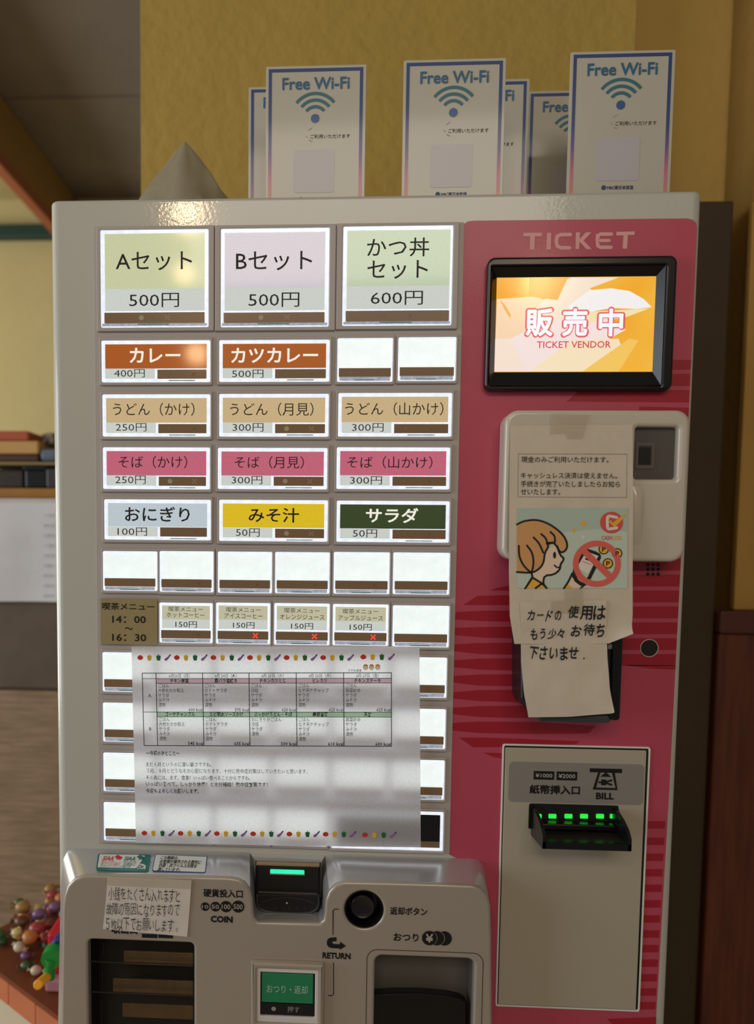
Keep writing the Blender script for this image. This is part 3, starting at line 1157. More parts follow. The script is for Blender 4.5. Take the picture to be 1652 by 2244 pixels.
# coin slot block
FL = yplane(-.015)
cbx = FL.box(559, 1893, 702, 2030)
mb = MB()
boxp(mb, cbx, -.015, 0, BLACKM, FL, .0018, .001)
CS = mb.build('coin_slot', CO, label='black coin slot block with a green light bar')
mb = MB()
boxp(mb, (cbx[0] + .001, cbx[3] - .0022, cbx[2] - .001, cbx[3] + .0004), -.004, .0004, mat('lit_edge_brown', (150, 126, 96), .4), FL, .0008)  # paler brown paints the light caught along the black block's top
mb.build('top_edge', CS)
mb = MB()
q0, q1 = F0.pt(*F0.uv(548, 1869)), F0.pt(*F0.uv(712, 1875))
r0, r1 = FL.pt(cbx[0] - .0005, cbx[3] + .0005, -.0035), FL.pt(cbx[2] + .0005, cbx[3] + .0005, -.0035)
mb.add([q0, q1, r1, r0], [(0, 1, 2, 3)], SLOPE)
mb.build('hood', CS)
mb = MB()
boxp(mb, FL.box(592, 1905, 667, 1914), .0002, .0012, mat('green_light_bar', (30, 160, 120), .3, em=(40, 238, 178), es=1.0, mottle=.25, mscale=90), FL, .0004, .001)
mb.build('light_bar', CS)
mb = MB()
boxp(mb, FL.box(591, 1914, 668, 1916.5), .0002, .001, mat('bar_frame', (150, 140, 90), .4), FL)
mb.build('bar_frame', CS)
mb = MB()
boxp(mb, FL.box(566, 1953, 695, 1957), 0, .0025, mat('ledge_grey', (70, 62, 54), .4), FL, .0006)
mb.build('ledge', CS)
mb = MB()
cupo = [FL.uv(*p) for p in ((562, 1957), (562, 1978), (567, 1988), (580, 1996), (602, 2000), (660, 2002), (683, 1999), (696, 1990), (700, 1979), (700, 1957))]
cupi = [FL.uv(*p) for p in ((565.5, 1957), (565.5, 1976), (570, 1984), (582, 1990), (602, 1993), (660, 1995), (680, 1993), (692, 1986), (696, 1977), (696.5, 1957))]
plate(mb, FL, [cupo[::-1] + []], 0, .0035, mat('cup_plastic', (56, 58, 64), .3), .001, 2)
mb.build('slot_cup', CS)
mb = MB()
flat(mb, FL, [cupi[::-1]], .0037, BLACKM)
ribbon_px(mb, FL, [(575, 1972), (600, 1965), (630, 1962), (665, 1966), (688, 1975)], 1.6, .0038, mat('groove_grey', (54, 54, 56), .5))
for xx in (606, 623, 634, 651, 669):
    ribbon_px(mb, FL, [(xx, 1982), (xx, 1988)], 1.4, .0038, mat('groove_grey', (54, 54, 56), .5))
flat(mb, FL, [circ(*FL.uv(629, 1974), .0009, 10)], .0039, mat('brass_dot', (200, 180, 120), .3))
mb.build('cup_floor', CS)
for xx in (595, 628, 661):
    mb = MB()
    boxp(mb, FL.box(xx - 1, 2002, xx + 1, 2012), 0, .001, mat('groove_grey', (54, 54, 56), .5), FL)
    mb.build('rib', CS)

# return knob
mb = MB()
cc = FC.pt(kc[0], kc[1], 0)
n = FC.n
lathe(mb, cc, n, [(krad + .0002, -.001), (krad - .0006, -.0008), (krad - .0012, -.002), (krad * .80, -.010), (krad * .74, -.014), (0, -.014)], BLACK, 40)
lathe(mb, FC.pt(kc[0] - .001, kc[1] + .0006, 0), n, [(.0098, -.014), (.0098, -.0035), (.0092, -.003), (.0085, -.0034), (.006, -.0045), (0, -.005)], mat('knob_black', (24, 24, 26), .28), 36)
mb.build('return_knob', CO, smooth=True, label='round black coin return knob')

# ticket outlet recess
DARKI = mat('outlet_dark', (30, 28, 25), .35)
BRASS = mat('brass_plate', (104, 84, 58), .35, metal=.6, mottle=.2, mscale=30)
CLEAR = mat('smoky_flap', (50, 46, 40), .3)
mb = MB()
x0, y0, x1, y1 = inset(oh, -.001)


def recess(mb, b, h0, h1, m, pl):
    x0, y0, x1, y1 = b
    P = [(x0, y0), (x1, y0), (x1, y1), (x0, y1)]
    V = [pl.pt(*p, h0) for p in P] + [pl.pt(*p, h1) for p in P]
    mb.add(V, [(0, 1, 2, 3), (0, 1, 5, 4), (1, 2, 6, 5), (2, 3, 7, 6), (3, 0, 4, 7)], m)


recess(mb, inset(oh, -.0008), -.033, -.004, DARKI, FC)
OUTL = mb.build('ticket_outlet', CO, label='dark ticket outlet with brass guide plates')
for (a0, b0, a1, b1, dy) in ((271, 2086, 424, 2116, -.020), (247, 2147, 424, 2180, -.022), (268, 2201, 424, 2232, -.022)):
    FG = yplane(DY + abs(dy) * .5)
    mb = MB()
    boxp(mb, FG.box(a0, b0, a1, b1), -.002, 0, BRASS, FG, .0006, .001)
    mb.build('guide_plate', OUTL)
for yy in (2111, 2178):
    FG = yplane(DY + .006)
    g = FG.box(197, yy, 424, yy + 1.6)
    mb = MB()
    boxp(mb, (g[0], g[1], g[2], g[3]), -.002, 0, CLEAR, FG, .0003)
    mb.build('flap_edge', OUTL)
for (xx, ya, yb_) in ((226, 2066, 2096), (224, 2124, 2168), (222, 2190, 2244)):
    FG = yplane(DY + .012)
    mb = MB()
    boxp(mb, FG.box(xx, ya, xx + 2, yb_), -.002, 0, BLACKM, FG)
    mb.build('divider', OUTL)

# change tray
mb = MB()
recess(mb, inset(ch, -.0008), -.032, -.004, mat('tray_grey', (104, 99, 92), .4), FC)
CT = mb.build('change_tray', CO, label='recessed change tray with a black flap')
FG = yplane(DY + .014)
mb = MB()
fp = [FG.uv(*p) for p in ((815, 2300), (815, 2181), (860, 2178), (920, 2178), (980, 2183), (1010, 2190), (1022, 2198), (1024, 2300))]
plate(mb, FG, [fp[::-1]], -.010, 0, BLACK, .0014, 2)
mb.build('flap', CT)
mb = MB()
gb = FC.box(801.5, 2084.5, 1054.5, 2430)
ribbon(mb, FC, rr(gb, .0085, 8), .0005, .0002, INK, True)
mb.build('groove', CT)
# green change/return button
mb = MB()
ring(mb, FC, FC.box(550, 2104, 710, 2250), FC.box(565, 2119, 696, 2235), -.001, .0048, SILVER, .0022, .0015, .001)
GB = mb.build('return_button', CO, smooth=True, label='green push button reading おつり・返却 in a raised frame')
mb = MB()
g1 = FC.box(563, 2117, 697, 2236)
g2 = FC.box(571, 2127, 690, 2223)
ring(mb, FC, g1, g2, 0, .0032, mat('button_white_frame', (214, 208, 206), .4), .0005, .0008, .0005)
mb.build('white_frame', GB)
mb = MB()
boxp(mb, inset(g2, -.0004), 0, .0012, BLACK, FC)
mb.build('button_base', GB)
mb = MB()
boxp(mb, FC.box(574, 2129.5, 686, 2194), .0012, .0024, mat('green_card', (28, 128, 84), .35, mottle=.05, mscale=200, coat=.2), FC, .0003)
mb.build('green_card', GB)
mb = MB()
boxp(mb, FC.box(574, 2196, 686, 2220), .0012, .0022, mat('push_strip', (20, 20, 24), .3), FC, .0002)
mb.build('push_strip', GB)
mb = MB()
GT = mat('pale_lettering', (176, 200, 176), .5)
text(mb, FC, 'おつり・返却', FC.box(585, 2155, 674, 2173), .0026, GT)
text(mb, FC, '押す', FC.box(630, 2201.5, 656.5, 2215), .0025, mat('grey_lettering', (150, 146, 140), .5))
flat(mb, FC, [circ(*FC.uv(600, 2206.5), .0019, 18)], .0025, mat('grey_lettering', (150, 146, 140), .5))
mb.build('lettering', GB)

# printed words on the coin unit
HC = .0003
mb = MB()
t = lambda s, a0, b0, a1, b1, w=0: text(mb, FC, s, FC.box(a0, b0, a1, b1), HC, INK, weight=w)
t('硬貨投入口', 445.5, 1948.5, 532, 1966.5, .028)
t('COIN', 461.5, 2007, 510, 2021.5, .05)
for s, cx_, r_ in (('10', 449.5, 9.6), ('50', 472, 11), ('100', 495.3, 12.8), ('500', 521.8, 13.6)):
    c = FC.uv(cx_, 1986.5)
    rad = FC.uv(cx_ + r_, 1986.5)[0] - c[0]
    flat(mb, FC, [circ(c[0], c[1], rad, 26)], HC, INK)
    text(mb, FC, s, (c[0] - rad * .74, c[1] - rad * .42, c[0] + rad * .74, c[1] + rad * .42), HC + .0001, mat('silver_lettering', (170, 160, 148), .5), weight=.012)
mb.build('coin_lettering', CO)
mb = MB()
t('返却ボタン', 854.5, 1988, 936, 2005.5, .022)
mb.build('return_button_lettering', CO)
mb = MB()
t('おつり', 862, 2045, 917, 2062.5, .022)
t('取出口', 244, 2023, 301, 2046.5, .03)
for a0, a1, b0, b1 in ((311, 345, 2046.5, 2055), (347, 379, 2048, 2055.5)):
    flat(mb, FC, [rr(FC.box(a0, b0, a1, b1))], HC, INK)
mb.build('outlet_lettering', CO)
mb = MB()
c = FC.uv(940.6, 2055)
rad = FC.uv(957, 2055)[0] - c[0]
SLV = mat('silver_lettering', (170, 160, 148), .5)
for k in (2, 1, 0):
    x_ = c[0] + k * rad * 1.0
    if k:
        flat(mb, FC, [circ(x_, c[1], rad, 30)], HC + (2 - k) * .00012, INK)
        flat(mb, FC, [circ(x_ - rad * 1.0 + rad * .07, c[1], rad * 1.0, 30)], HC + (2 - k) * .00012 + .00006, SILVER)
flat(mb, FC, [circ(c[0], c[1], rad, 30)], HC + .0003, INK)
text(mb, FC, '¥', (c[0] - rad * .5, c[1] - rad * .6, c[0] + rad * .5, c[1] + rad * .6), HC + .0004, SLV, weight=.03)


mb.build('change_symbol', CO)
mb = MB()
t('RETURN', 706.5, 2087.5, 768, 2101, .04)


def Z5(x, y):
    return FC.uv(520 + x * .3632, 1840 + y * .3632)


flat(mb, FC, [[Z5(*p) for p in ((598, 588), (560, 590), (545, 600), (539, 616), (541, 634), (552, 648), (575, 654), (618, 656), (618, 664), (655, 641), (620, 615), (618, 630), (580, 629), (572, 622), (574, 613), (598, 612))]], HC, INK)
for L in ([(741.5, 1992), (733, 1992), (729.8, 1995), (729.6, 2048)], [(730.6, 2109.5), (730.8, 2179), (728, 2181.5), (719, 2181.5)]):
    ribbon_px(mb, FC, L, 1.7, HC, INK)
mb.build('return_lettering', CO)

# stickers on the sloping top
sa = F0.pt(*F0.uv(290, 1861))
sb_ = FC.pt(*FC.uv(300, 1920), -.002)
FS = Pl(sa, (1, 0, 0), sa - sb_)
if FS.n.z < 0:
    FS.n = -FS.n
TEALC = mat('teal_print', (20, 112, 104), .4, coat=.3)
STK = mat('sticker_white', (212, 214, 208), .4, coat=.3)
NAVY = mat('blue_print', (36, 84, 140), .4)
REDP = mat('red_print', (190, 40, 50), .4)


def zs(x, y):
    return FS.uv(120 + x * .3027, 1840 + y * .3027, .0006)


o4 = [zs(*p) for p in ((320, 100), (690, 107), (696, 120), (678, 222), (664, 229), (306, 219), (299, 208), (312, 108))]
i4 = [zs(*p) for p in ((325, 106), (600, 110), (655, 118), (600, 195), (585, 208), (310, 201))]
mb = MB()
plate(mb, FS, [o4[::-1]], 0, .0005, TEALC)
ST = mb.build('sticker', MC, label='teal and white hygiene sticker with red and teal print')
mb = MB()
flat(mb, FS, [i4[::-1]], .0007, STK)
q = [zs(*p) for p in ((642, 178), (660, 190), (655, 215), (595, 213), (600, 195), (618, 175))]
flat(mb, FS, [q[::-1]], .00075, STK)


def ts(s, x0, y0, x1, y1, m, w=0, h=.0009):
    a, b_ = zs(x0, y1), zs(x1, y0)
    text(mb, FS, s, (a[0], a[1], b_[0], b_[1]), h, m, weight=w, shear=.1)


ts('SIAA', 342, 122, 436, 150, REDP, .02)
ts('ISO 21702', 336, 154, 432, 163, REDP)
ts('抗ウイルス加工', 330, 167, 478, 184, REDP)
ts('ガラスコーティング施工済', 326, 189, 550, 199, mat('teal_letters', (30, 110, 100), .5))
TL_ = mat('teal_letters', (30, 110, 100), .5)
ts('SIAA', 500, 126, 592, 151, TL_, .02)
ts('ISO 22196', 497, 156, 592, 165, TL_)
ts('抗菌加工', 493, 170, 590, 188, TL_)
ts('Dr.', 600, 186, 655, 210, TL_, .03)
for (dx, mm) in ((0, REDP), (160, TL_)):
    flat(mb, FS, [[zs(*p) for p in ((432 + dx, 128), (455 + dx, 111), (491 + dx, 130), (470 + dx, 150), (468 + dx, 140), (460 + dx, 150), (458 + dx, 138), (448 + dx, 150), (447 + dx, 134))]], .0009, mm)
mb.build('sticker_print', ST)
mb = MB()
o4 = [zs(*p) for p in ((738, 104), (1100, 120), (1106, 128), (1092, 236), (1082, 242), (712, 228), (705, 220), (726, 110))]
i4 = [zs(*p) for p in ((741, 109), (1096, 125), (1099, 131), (1087, 232), (1079, 236), (716, 223), (711, 217), (731, 113))]
plate(mb, FS, [o4[::-1]], 0, .0005, NAVY)
ST2 = mb.build('sticker', MC, label='blue bordered white sticker with four lines of small print')
mb = MB()
flat(mb, FS, [i4[::-1]], .0007, STK)
for i, (s, x0, x1) in enumerate((('この機器は、', 764, 900), ('お客様が操作される箇所に', 757, 1062), ('抗菌・抗ウイルス対策を', 750, 1032), ('施しています。', 742, 912))):
    y_ = 130 + i * 28 + (x0 + x1 - 1500) * .012
    ts(s, x0, y_ - 10, x1, y_ + 10, INK, .012)
mb.build('sticker_print', ST2)

# ------------------------------------------------------------------ papers taped and set on the machine
def sheet(name, pl, left, right, bottom, m, label, cat, group=None, amp=.00015, curl=None, ns=20, nt_=30, seed=1, solid=True):
    """a sheet of paper whose edges follow the given lines, slightly wavy, with real thickness"""
    rnd = random.Random(seed)
    ph = [rnd.random() * 6 for _ in range(6)]

    def along(L, t):
        q = t * (len(L) - 1)
        i = min(int(q), len(L) - 2)
        f = q - i
        return (L[i][0] * (1 - f) + L[i + 1][0] * f, L[i][1] * (1 - f) + L[i + 1][1] * f)
    V, F = [], []
    for j in range(nt_ + 1):
        for i in range(ns + 1):
            s, t = i / ns, j / nt_
            a, b_ = along(left, t), along(right, t)
            x, y = a[0] * (1 - s) + b_[0] * s, a[1] * (1 - s) + b_[1] * s
            if bottom:
                e = along(bottom, s)
                l0, r0 = left[-1], right[-1]
                ex, ey = l0[0] * (1 - s) + r0[0] * s, l0[1] * (1 - s) + r0[1] * s
                w = max(0, (t - .8) / .2) ** 1.5
                x += (e[0] - ex) * w
                y += (e[1] - ey) * w
            h = amp * (math.sin(s * 7 + ph[0]) * math.cos(t * 5 + ph[1]) + .5 * math.sin(s * 15 + t * 11 + ph[2]))
            if curl:
                h += curl(s, t)
            u, v = pl.uv(x, y)
            V.append((u, v, h))
    T = .00012
    n = ns + 1
    W_ = [pl.pt(u, v, h) for u, v, h in V] + [pl.pt(u, v, h - T) for u, v, h in V]
    o_ = len(V)
    for j in range(nt_):
        for i in range(ns):
            q = (j * n + i, j * n + i + 1, (j + 1) * n + i + 1, (j + 1) * n + i)
            F.append(q)
            if solid:
                F.append(tuple(k_ + o_ for k_ in q[::-1]))
    if not solid:
        W_ = W_[:o_]
    for i in range(ns if solid else 0):
        F.append((i, i + 1, i + 1 + o_, i + o_))
        k_ = nt_ * n
        F.append((k_ + i, k_ + i + 1, k_ + i + 1 + o_, k_ + i + o_))
    for j in range(nt_ if solid else 0):
        F.append((j * n, (j + 1) * n, (j + 1) * n + o_, j * n + o_))
        F.append((j * n + ns, (j + 1) * n + ns, (j + 1) * n + ns + o_, j * n + ns + o_))
    r_ = MB().add(W_, F, m).build(name, None, smooth=True)
    return tag(r_, label, cat, group)


# time card beside the drinks buttons
KH = mat('khaki_card', (152, 138, 96), .6, mottle=.06, mscale=500)
mb = MB()
tcb = F0.box(223, 1311, 347, 1411)
boxp(mb, tcb, .0030, .0037, KH, F0, .0002)
TCD = mb.build('time_card')
tag(TCD, 'khaki card reading 喫茶メニュー 14：00〜16：30 left of the drinks buttons', 'card')
mb = MB()
for s, a0, b0, a1, b1 in (('喫茶メニュー', 226.5, 1320, 340.5, 1336), ('14：00', 248.5, 1348.5, 321.5, 1364), ('〜', 276, 1373, 293.5, 1379), ('16：30', 248.5, 1388, 322.5, 1403.5)):
    text(mb, F0, s, F0.box(a0, b0, a1, b1), .0039, INK, weight=.012)
mb.build('lettering', TCD)

# weekly menu sheet
pa, pb = F0.uv(312, 1475, .0078), F0.uv(857, 1474, .0078)
FW = Pl((0, -.0078, 0), (pb[0] - pa[0], 0, pb[1] - pa[1]), (0, 0, 1))
WM = sheet('weekly_menu_sheet', FW, [(288, 1417), (298, 1847)], [(919, 1417), (922, 1857)], [(298, 1847), (610, 1853), (922, 1857)], PAPERT,
           'white printed weekly menu sheet taped over the lower lit buttons', 'paper', amp=.0001, ns=30, nt_=20, solid=False)
HW = .00035
WI = mat('toner_black', (16, 14, 18), .6)
mb = MB()
X = lambda px: FW.uv(px, 1480)[0]
Y = lambda py: FW.uv(330, py)[1]
P1 = .000385
cols = [X(312), X(342), X(444), X(545.6), X(649), X(752.8), X(857.5)]
rows = [Y(1475), Y(1487), Y(1497.3), Y(1560), Y(1570.5), Y(1633.5)]
PKB = mat('pink_band', (226, 196, 210), .7, transl=.5)
GNB = mat('green_band', (186, 218, 188), .7, transl=.5)
flat(mb, FW, [[(cols[1], rows[2]), (cols[6], rows[2]), (cols[6], rows[1]), (cols[1], rows[1])]], HW - .00008, PKB)
flat(mb, FW, [[(cols[1], rows[4]), (cols[6], rows[4]), (cols[6], rows[3]), (cols[1], rows[3])]], HW - .00008, GNB)
mb.build('tinted_band', WM)
mb = MB()
for i, c_ in enumerate(cols):
    ribbon(mb, FW, [(c_, rows[0]), (c_, rows[5])], .0006, HW, WI)
for i, r_ in enumerate(rows):
    ribbon(mb, FW, [(cols[0] if i in (0, 1, 3, 5) else cols[1], r_), (cols[6], r_)], .0006 if i in (0, 5) else .00045, HW, WI)
mb.build('table_lines', WM)
mb = MB()
E1 = 10.5 * P1
te = lambda s, x, y, em=E1, xs=.80, al='L', w=0: textem(mb, FW, s, x, y, em, HW, WI, xs, al, w)
days = [('6月23日（月）', 'チキン南蛮', 'ごはん,大根おかか和え,サラダ,みそ汁,漬物', '600 kcal', 'ゴーヤチャンプル', 'ごはん,大根おかか和え,サラダ,みそ汁,漬物', '545 kcal'),
        ('6月 24日（火）', '豚バラ塩焼き', 'ごはん,ポテトサラダ,サラダ,みそ汁,漬物', '595 kcal', 'エビ明太ソースかけ', 'ごはん,ポテトサラダ,サラダ,みそ汁,漬物', '635 kcal'),
        ('6月 25日（水）', 'チキンカツとじ', 'ごはん,冷奴,サラダ,みそ汁,漬物', '620 kcal', 'ぶっかけうどん・そば', 'おにぎりかごはん,冷奴,サラダ,漬物', '500 kcal'),
        ('6月 26日（木）', 'ヒレカツ', 'ごはん,なす天ケチャップ,サラダ,みそ汁,漬物', '625 kcal', '麻婆豆腐', 'ごはん,なす天ケチャップ,サラダ,みそ汁,漬物', '610 kcal'),
        ('6月 27日（金）', 'チキンステーキ', 'ごはん,高菜炒め,サラダ,みそ汁,漬物', '625 kcal', '天丼', '高菜炒め,サラダ,みそ汁,漬物', '630 kcal')]
for i, (d, a, al_, ak, b_, bl_, bk_) in enumerate(days):
    c0, c1 = cols[i + 1], cols[i + 2]
    m_ = (c0 + c1) / 2
    te(d, m_, Y(1481), 9.5 * P1, .85, 'C')
    te(a, m_, Y(1492), E1, .8, 'C', .02)
    te(b_, m_, Y(1565), E1, .8, 'C', .02)
    for k, s in enumerate(al_.split(',')):
        te('・' + s, c0 - .0006, Y(1502.7 + 10.45 * k))
    for k, s in enumerate(bl_.split(',')):
        te('・' + s, c0 - .0006, Y(1576.3 + 10.5 * k))
    te(ak, c1 - .0006, Y(1554.8), 10 * P1, .95, 'R', .01)
    te(bk_, c1 - .0006, Y(1628.5), 10.5 * P1, .98, 'R', .02)
te('A', (cols[0] + cols[1]) / 2, Y(1524), 11 * P1, 1, 'C')
te('B', (cols[0] + cols[1]) / 2, Y(1597), 11 * P1, 1, 'C')
for s, yy, x1_, w in (('〜今週のひとこと〜', 1650.5, 393, .02), ('まだ６月というのに凄い暑さですね。', 1675, 464, 0), ('７月、８月とどうなるか心配になります。十分に熱中症対策はしていきたいと思います。', 1689, 674, 0),
                      ('その為には、まず、食事！いっぱい食べることからですね。', 1704, 549, 0), ('いっぱい食べて、しっかり休養！と水分補給！熱中症対策です！', 1718, 586, .012), ('今週もよろしくお願いします。', 1733, 435, .015)):
    x0_ = 322 if s[0] == '７' else 320
    vv, _ = glyphs(s, 0, 1)
    wid = max(v[0] for v in vv) - min(v[0] for v in vv)
    xs = (FW.uv(x1_, yy)[0] - FW.uv(x0_, yy)[0]) / wid / (11.5 * P1)
    te(s, FW.uv(x0_, yy)[0], Y(yy), 11.5 * P1, xs, 'L', w)
text(mb, FW, 'すずめ食堂', (FW.uv(762.5, 1470)[0], FW.uv(762, 1472.5)[1], FW.uv(792, 1470)[0], FW.uv(762, 1466)[1]), HW, WI)
mb.build('lettering', WM)
VR = mat('tomato_red', (200, 50, 40), .6)
VY = mat('pepper_yellow', (224, 178, 40), .6)
VG = mat('pepper_green', (26, 104, 46), .6)
VP = mat('aubergine_purple', (140, 100, 160), .6)
VD = mat('aubergine_cap', (62, 40, 84), .6)
veg = MB()


def vegetable(k, px, py):
    u, v = FW.uv(px, py)
    s = P1
    if k == 0:
        flat(veg, FW, [circ(u, v, 6.4 * s, 16, 5.2 * s)], HW, VR)
        flat(veg, FW, [[(u - 2 * s, v + 4.4 * s), (u, v + 3.6 * s), (u + 2 * s, v + 4.4 * s), (u, v + 6 * s)]], HW + .0001, VG)
    elif k in (1, 2):
        m_ = VY if k == 1 else VG
        flat(veg, FW, [[(u + a * s, v + b_ * s) for a, b_ in ((-4, 5), (-5, 3.5), (-4.4, -2), (-3, -7), (-1, -6), (0, -7.4), (1, -6), (3, -7), (4.4, -2), (5, 3.5), (4, 5), (1, 4.6), (.8, 7.6), (-.8, 7.6), (-1, 4.6))][::-1]], HW, m_)
    else:
        flat(veg, FW, [[(u + a * s, v + b_ * s) for a, b_ in ((-7.4, -4), (-6.5, -6.6), (-3, -7), (0, -4.6), (4, .6), (6, 3.6), (3.4, 5.6), (0, 2.2), (-4, -.4), (-6.6, -2))]], HW, VP)
        flat(veg, FW, [[(u + a * s, v + b_ * s) for a, b_ in ((6.2, 3), (7.4, 7.6), (5.8, 7.4), (3, 5.8))]], HW + .0001, VD)


for i in range(24):
    vegetable(i % 4, 307.5 + 20.03 * i, 1441)
    vegetable(i % 4, 316.5 + 19.85 * i, 1825.5 + i * .12)
for i, (xa_, xb_) in enumerate(((796, 799.5), (816.5, 820), (836.5, 840.5), (857.5, 861))):
    vegetable(i, xa_, 1439.5)
    vegetable(i, xb_, 1829.5)
veg.build('vegetable_border', WM, label='printed rows of tomatoes, peppers and aubergines')
mb = MB()
for xx in (801, 814, 827.5):
    u, v = FW.uv(xx, 1461)
    flat(mb, FW, [circ(u, v - 1.5 * P1, 5 * P1, 14, 6 * P1)], HW, mat('bird_cream', (230, 218, 196), .7))
    flat(mb, FW, [[(u + 5.4 * P1 * math.cos(a), v + 1 * P1 + 5 * P1 * math.sin(a)) for a in [PI * k / 8 for k in range(9)]]], HW + .0001, mat('bird_brown', (206, 152, 92), .7))
    for sx in (-4.6, 4.6):
        flat(mb, FW, [circ(u + sx * P1, v - 2 * P1, .8 * P1, 8, 1.8 * P1)], HW + .0001, mat('bird_wing', (140, 110, 90), .7))
mb.build('bird_print', WM)

# cash-only notice hanging from the reader cover
FN = Pl(FK.pt(0, 0, .0006), (1, 0, 0), (0, .0128, .185))
z_top = Wy(1250, 932, yc).z
FN = Pl((0, yc - .0008, z_top), (1, 0, 0), (0, .0135, .185))
NS = sheet('cash_only_notice', FN, [(1118, 932), (1116, 1090), (1115, 1250), (1117, 1350), (1127, 1411)], [(1386, 930), (1387, 1090), (1386, 1250), (1386, 1345), (1383, 1388)],
           [(1127, 1411), (1220, 1411), (1335, 1410), (1383, 1388)], PAPER, 'long white notice with a cartoon and red no-phone sign, taped to the reader cover', 'notice',
           amp=.00012, curl=lambda s, t: .004 * max(0, s - .72) / .28 * max(0, (t - .86) / .14) ** 2, seed=3, ns=24, nt_=36)
HN = .0004
mb = MB()
for s, a0, b0, a1, b1 in (('現金のみご利用いただけます。', 1142, 1000.5, 1333, 1014), ('キャッシュレス決済は使えません。', 1141, 1035.5, 1352, 1049), ('手続きが完了いたしましたらお知ら', 1141, 1054, 1358, 1067.5), ('せいたします。', 1141, 1071.5, 1227, 1084.5)):
    text(mb, FN, s, FN.box(a0, b0, a1, b1), HN, INK, weight=.004)
nb = FN.box(1135, 995, 1373, 1089.5)
for (p, q) in (((nb[0], nb[1]), (nb[2], nb[1])), ((nb[2], nb[1]), (nb[2], nb[3])), ((nb[2], nb[3]), (nb[0], nb[3])), ((nb[0], nb[3]), (nb[0], nb[1]))):
    L = math.dist(p, q)
    n = int(L / .0016)
    for i in range(n):
        a, b_ = i / n, (i + .55) / n
        ribbon(mb, FN, [(p[0] + (q[0] - p[0]) * a, p[1] + (q[1] - p[1]) * a), (p[0] + (q[0] - p[0]) * b_, p[1] + (q[1] - p[1]) * b_)], .00028, HN, INK)
mb.build('lettering', NS)


def z1(x, y):
    return FN.uv(1060 + x * .3027, 860 + y * .3027, .0005)


def smooth_(pts, closed=True, k=2):
    for _ in range(k):
        q = []
        n = len(pts)
        for i in range(n if closed else n - 1):
            a, b_ = pts[i], pts[(i + 1) % n]
            q += [(a[0] * .75 + b_[0] * .25, a[1] * .75 + b_[1] * .25), (a[0] * .25 + b_[0] * .75, a[1] * .25 + b_[1] * .75)]
        if not closed:
            q = [pts[0]] + q[1:-1] + [pts[-1]]
        pts = q
    return pts


ILL = MB()


def fillz(pts, m, lay, sm=0):
    p = smooth_(pts, True, sm) if sm else pts
    flat(ILL, FN, [[z1(*q) for q in p]], HN + lay * .00003, m)


def linez(pts, w, m, lay, sm=2, closed=False):
    p = smooth_(pts, closed, sm) if sm else pts
    ribbon(ILL, FN, [z1(*q) for q in p], w * 1.15 * .3027 * .000372, HN + lay * .00003, m, closed)


PBG = mat('print_pale_teal', (172, 190, 176), .7)
PBG2 = mat('print_lighter_teal', (188, 202, 186), .7)
HAIR = mat('print_tan', (206, 152, 96), .7)
SKIN = mat('print_skin', (224, 202, 176), .7)
YEL = mat('print_yellow', (228, 172, 52), .7)
SAL = mat('print_salmon', (216, 98, 86), .7)
fillz([(240, 838), (1040, 838), (1038, 1419), (240, 1416)], PBG, 0)
fillz([(240, 1080), (420, 1030), (640, 1005), (850, 988), (1039, 1010), (1038, 1419), (240, 1416)], PBG2, 1)
fillz([(430, 1140), (535, 1105), (556, 1175), (582, 1205), (560, 1235), (548, 1290), (500, 1322), (440, 1325), (428, 1372), (440, 1416), (300, 1416), (345, 1345), (345, 1200)], SKIN, 2)
fillz([(300, 1416), (348, 1345), (425, 1382), (460, 1417)], YEL, 3)
fillz([(240, 950), (300, 925), (380, 918), (460, 945), (530, 990), (580, 1040), (606, 1100), (598, 1140), (553, 1160), (530, 1110), (505, 1080), (470, 1115), (440, 1160), (430, 1230), (400, 1275), (345, 1308), (240, 1298)], HAIR, 4)
BK = INK
linez([(240, 955), (290, 930), (380, 920), (460, 945), (530, 990), (585, 1045), (607, 1105), (592, 1148), (553, 1162), (528, 1112), (500, 1085), (455, 1092)], 12, BK, 6)
linez([(455, 1092), (470, 1115), (440, 1160), (434, 1230), (405, 1275), (350, 1308), (240, 1300)], 12, BK, 6)
linez([(360, 1050), (400, 1090), (430, 1160)], 12, BK, 6)
linez([(415, 1025), (450, 1055), (462, 1100), (500, 1085)], 12, BK, 6)
linez([(482, 1010), (515, 1040), (515, 1085)], 12, BK, 6)
linez([(253, 1110), (255, 1190), (290, 1260), (345, 1308)], 12, BK, 6)
linez([(312, 1108), (352, 1160), (362, 1240), (345, 1308)], 12, BK, 6)
linez([(530, 1112), (553, 1180), (580, 1200), (570, 1225), (556, 1240), (550, 1285), (505, 1320), (440, 1325), (428, 1375), (440, 1400)], 12, BK, 6, 1)
linez([(510, 1250), (530, 1270), (552, 1262)], 9, BK, 6)
fillz([(512 + 11 * math.cos(a * PI / 8), 1178 + 25 * math.sin(a * PI / 8)) for a in range(16)], BK, 6)
linez([(345, 1308), (352, 1338), (300, 1418)], 12, BK, 6, 0)
linez([(352, 1340), (425, 1385), (455, 1416)], 12, BK, 6, 1)
linez([(375, 1416), (425, 1380)], 12, BK, 6, 0)
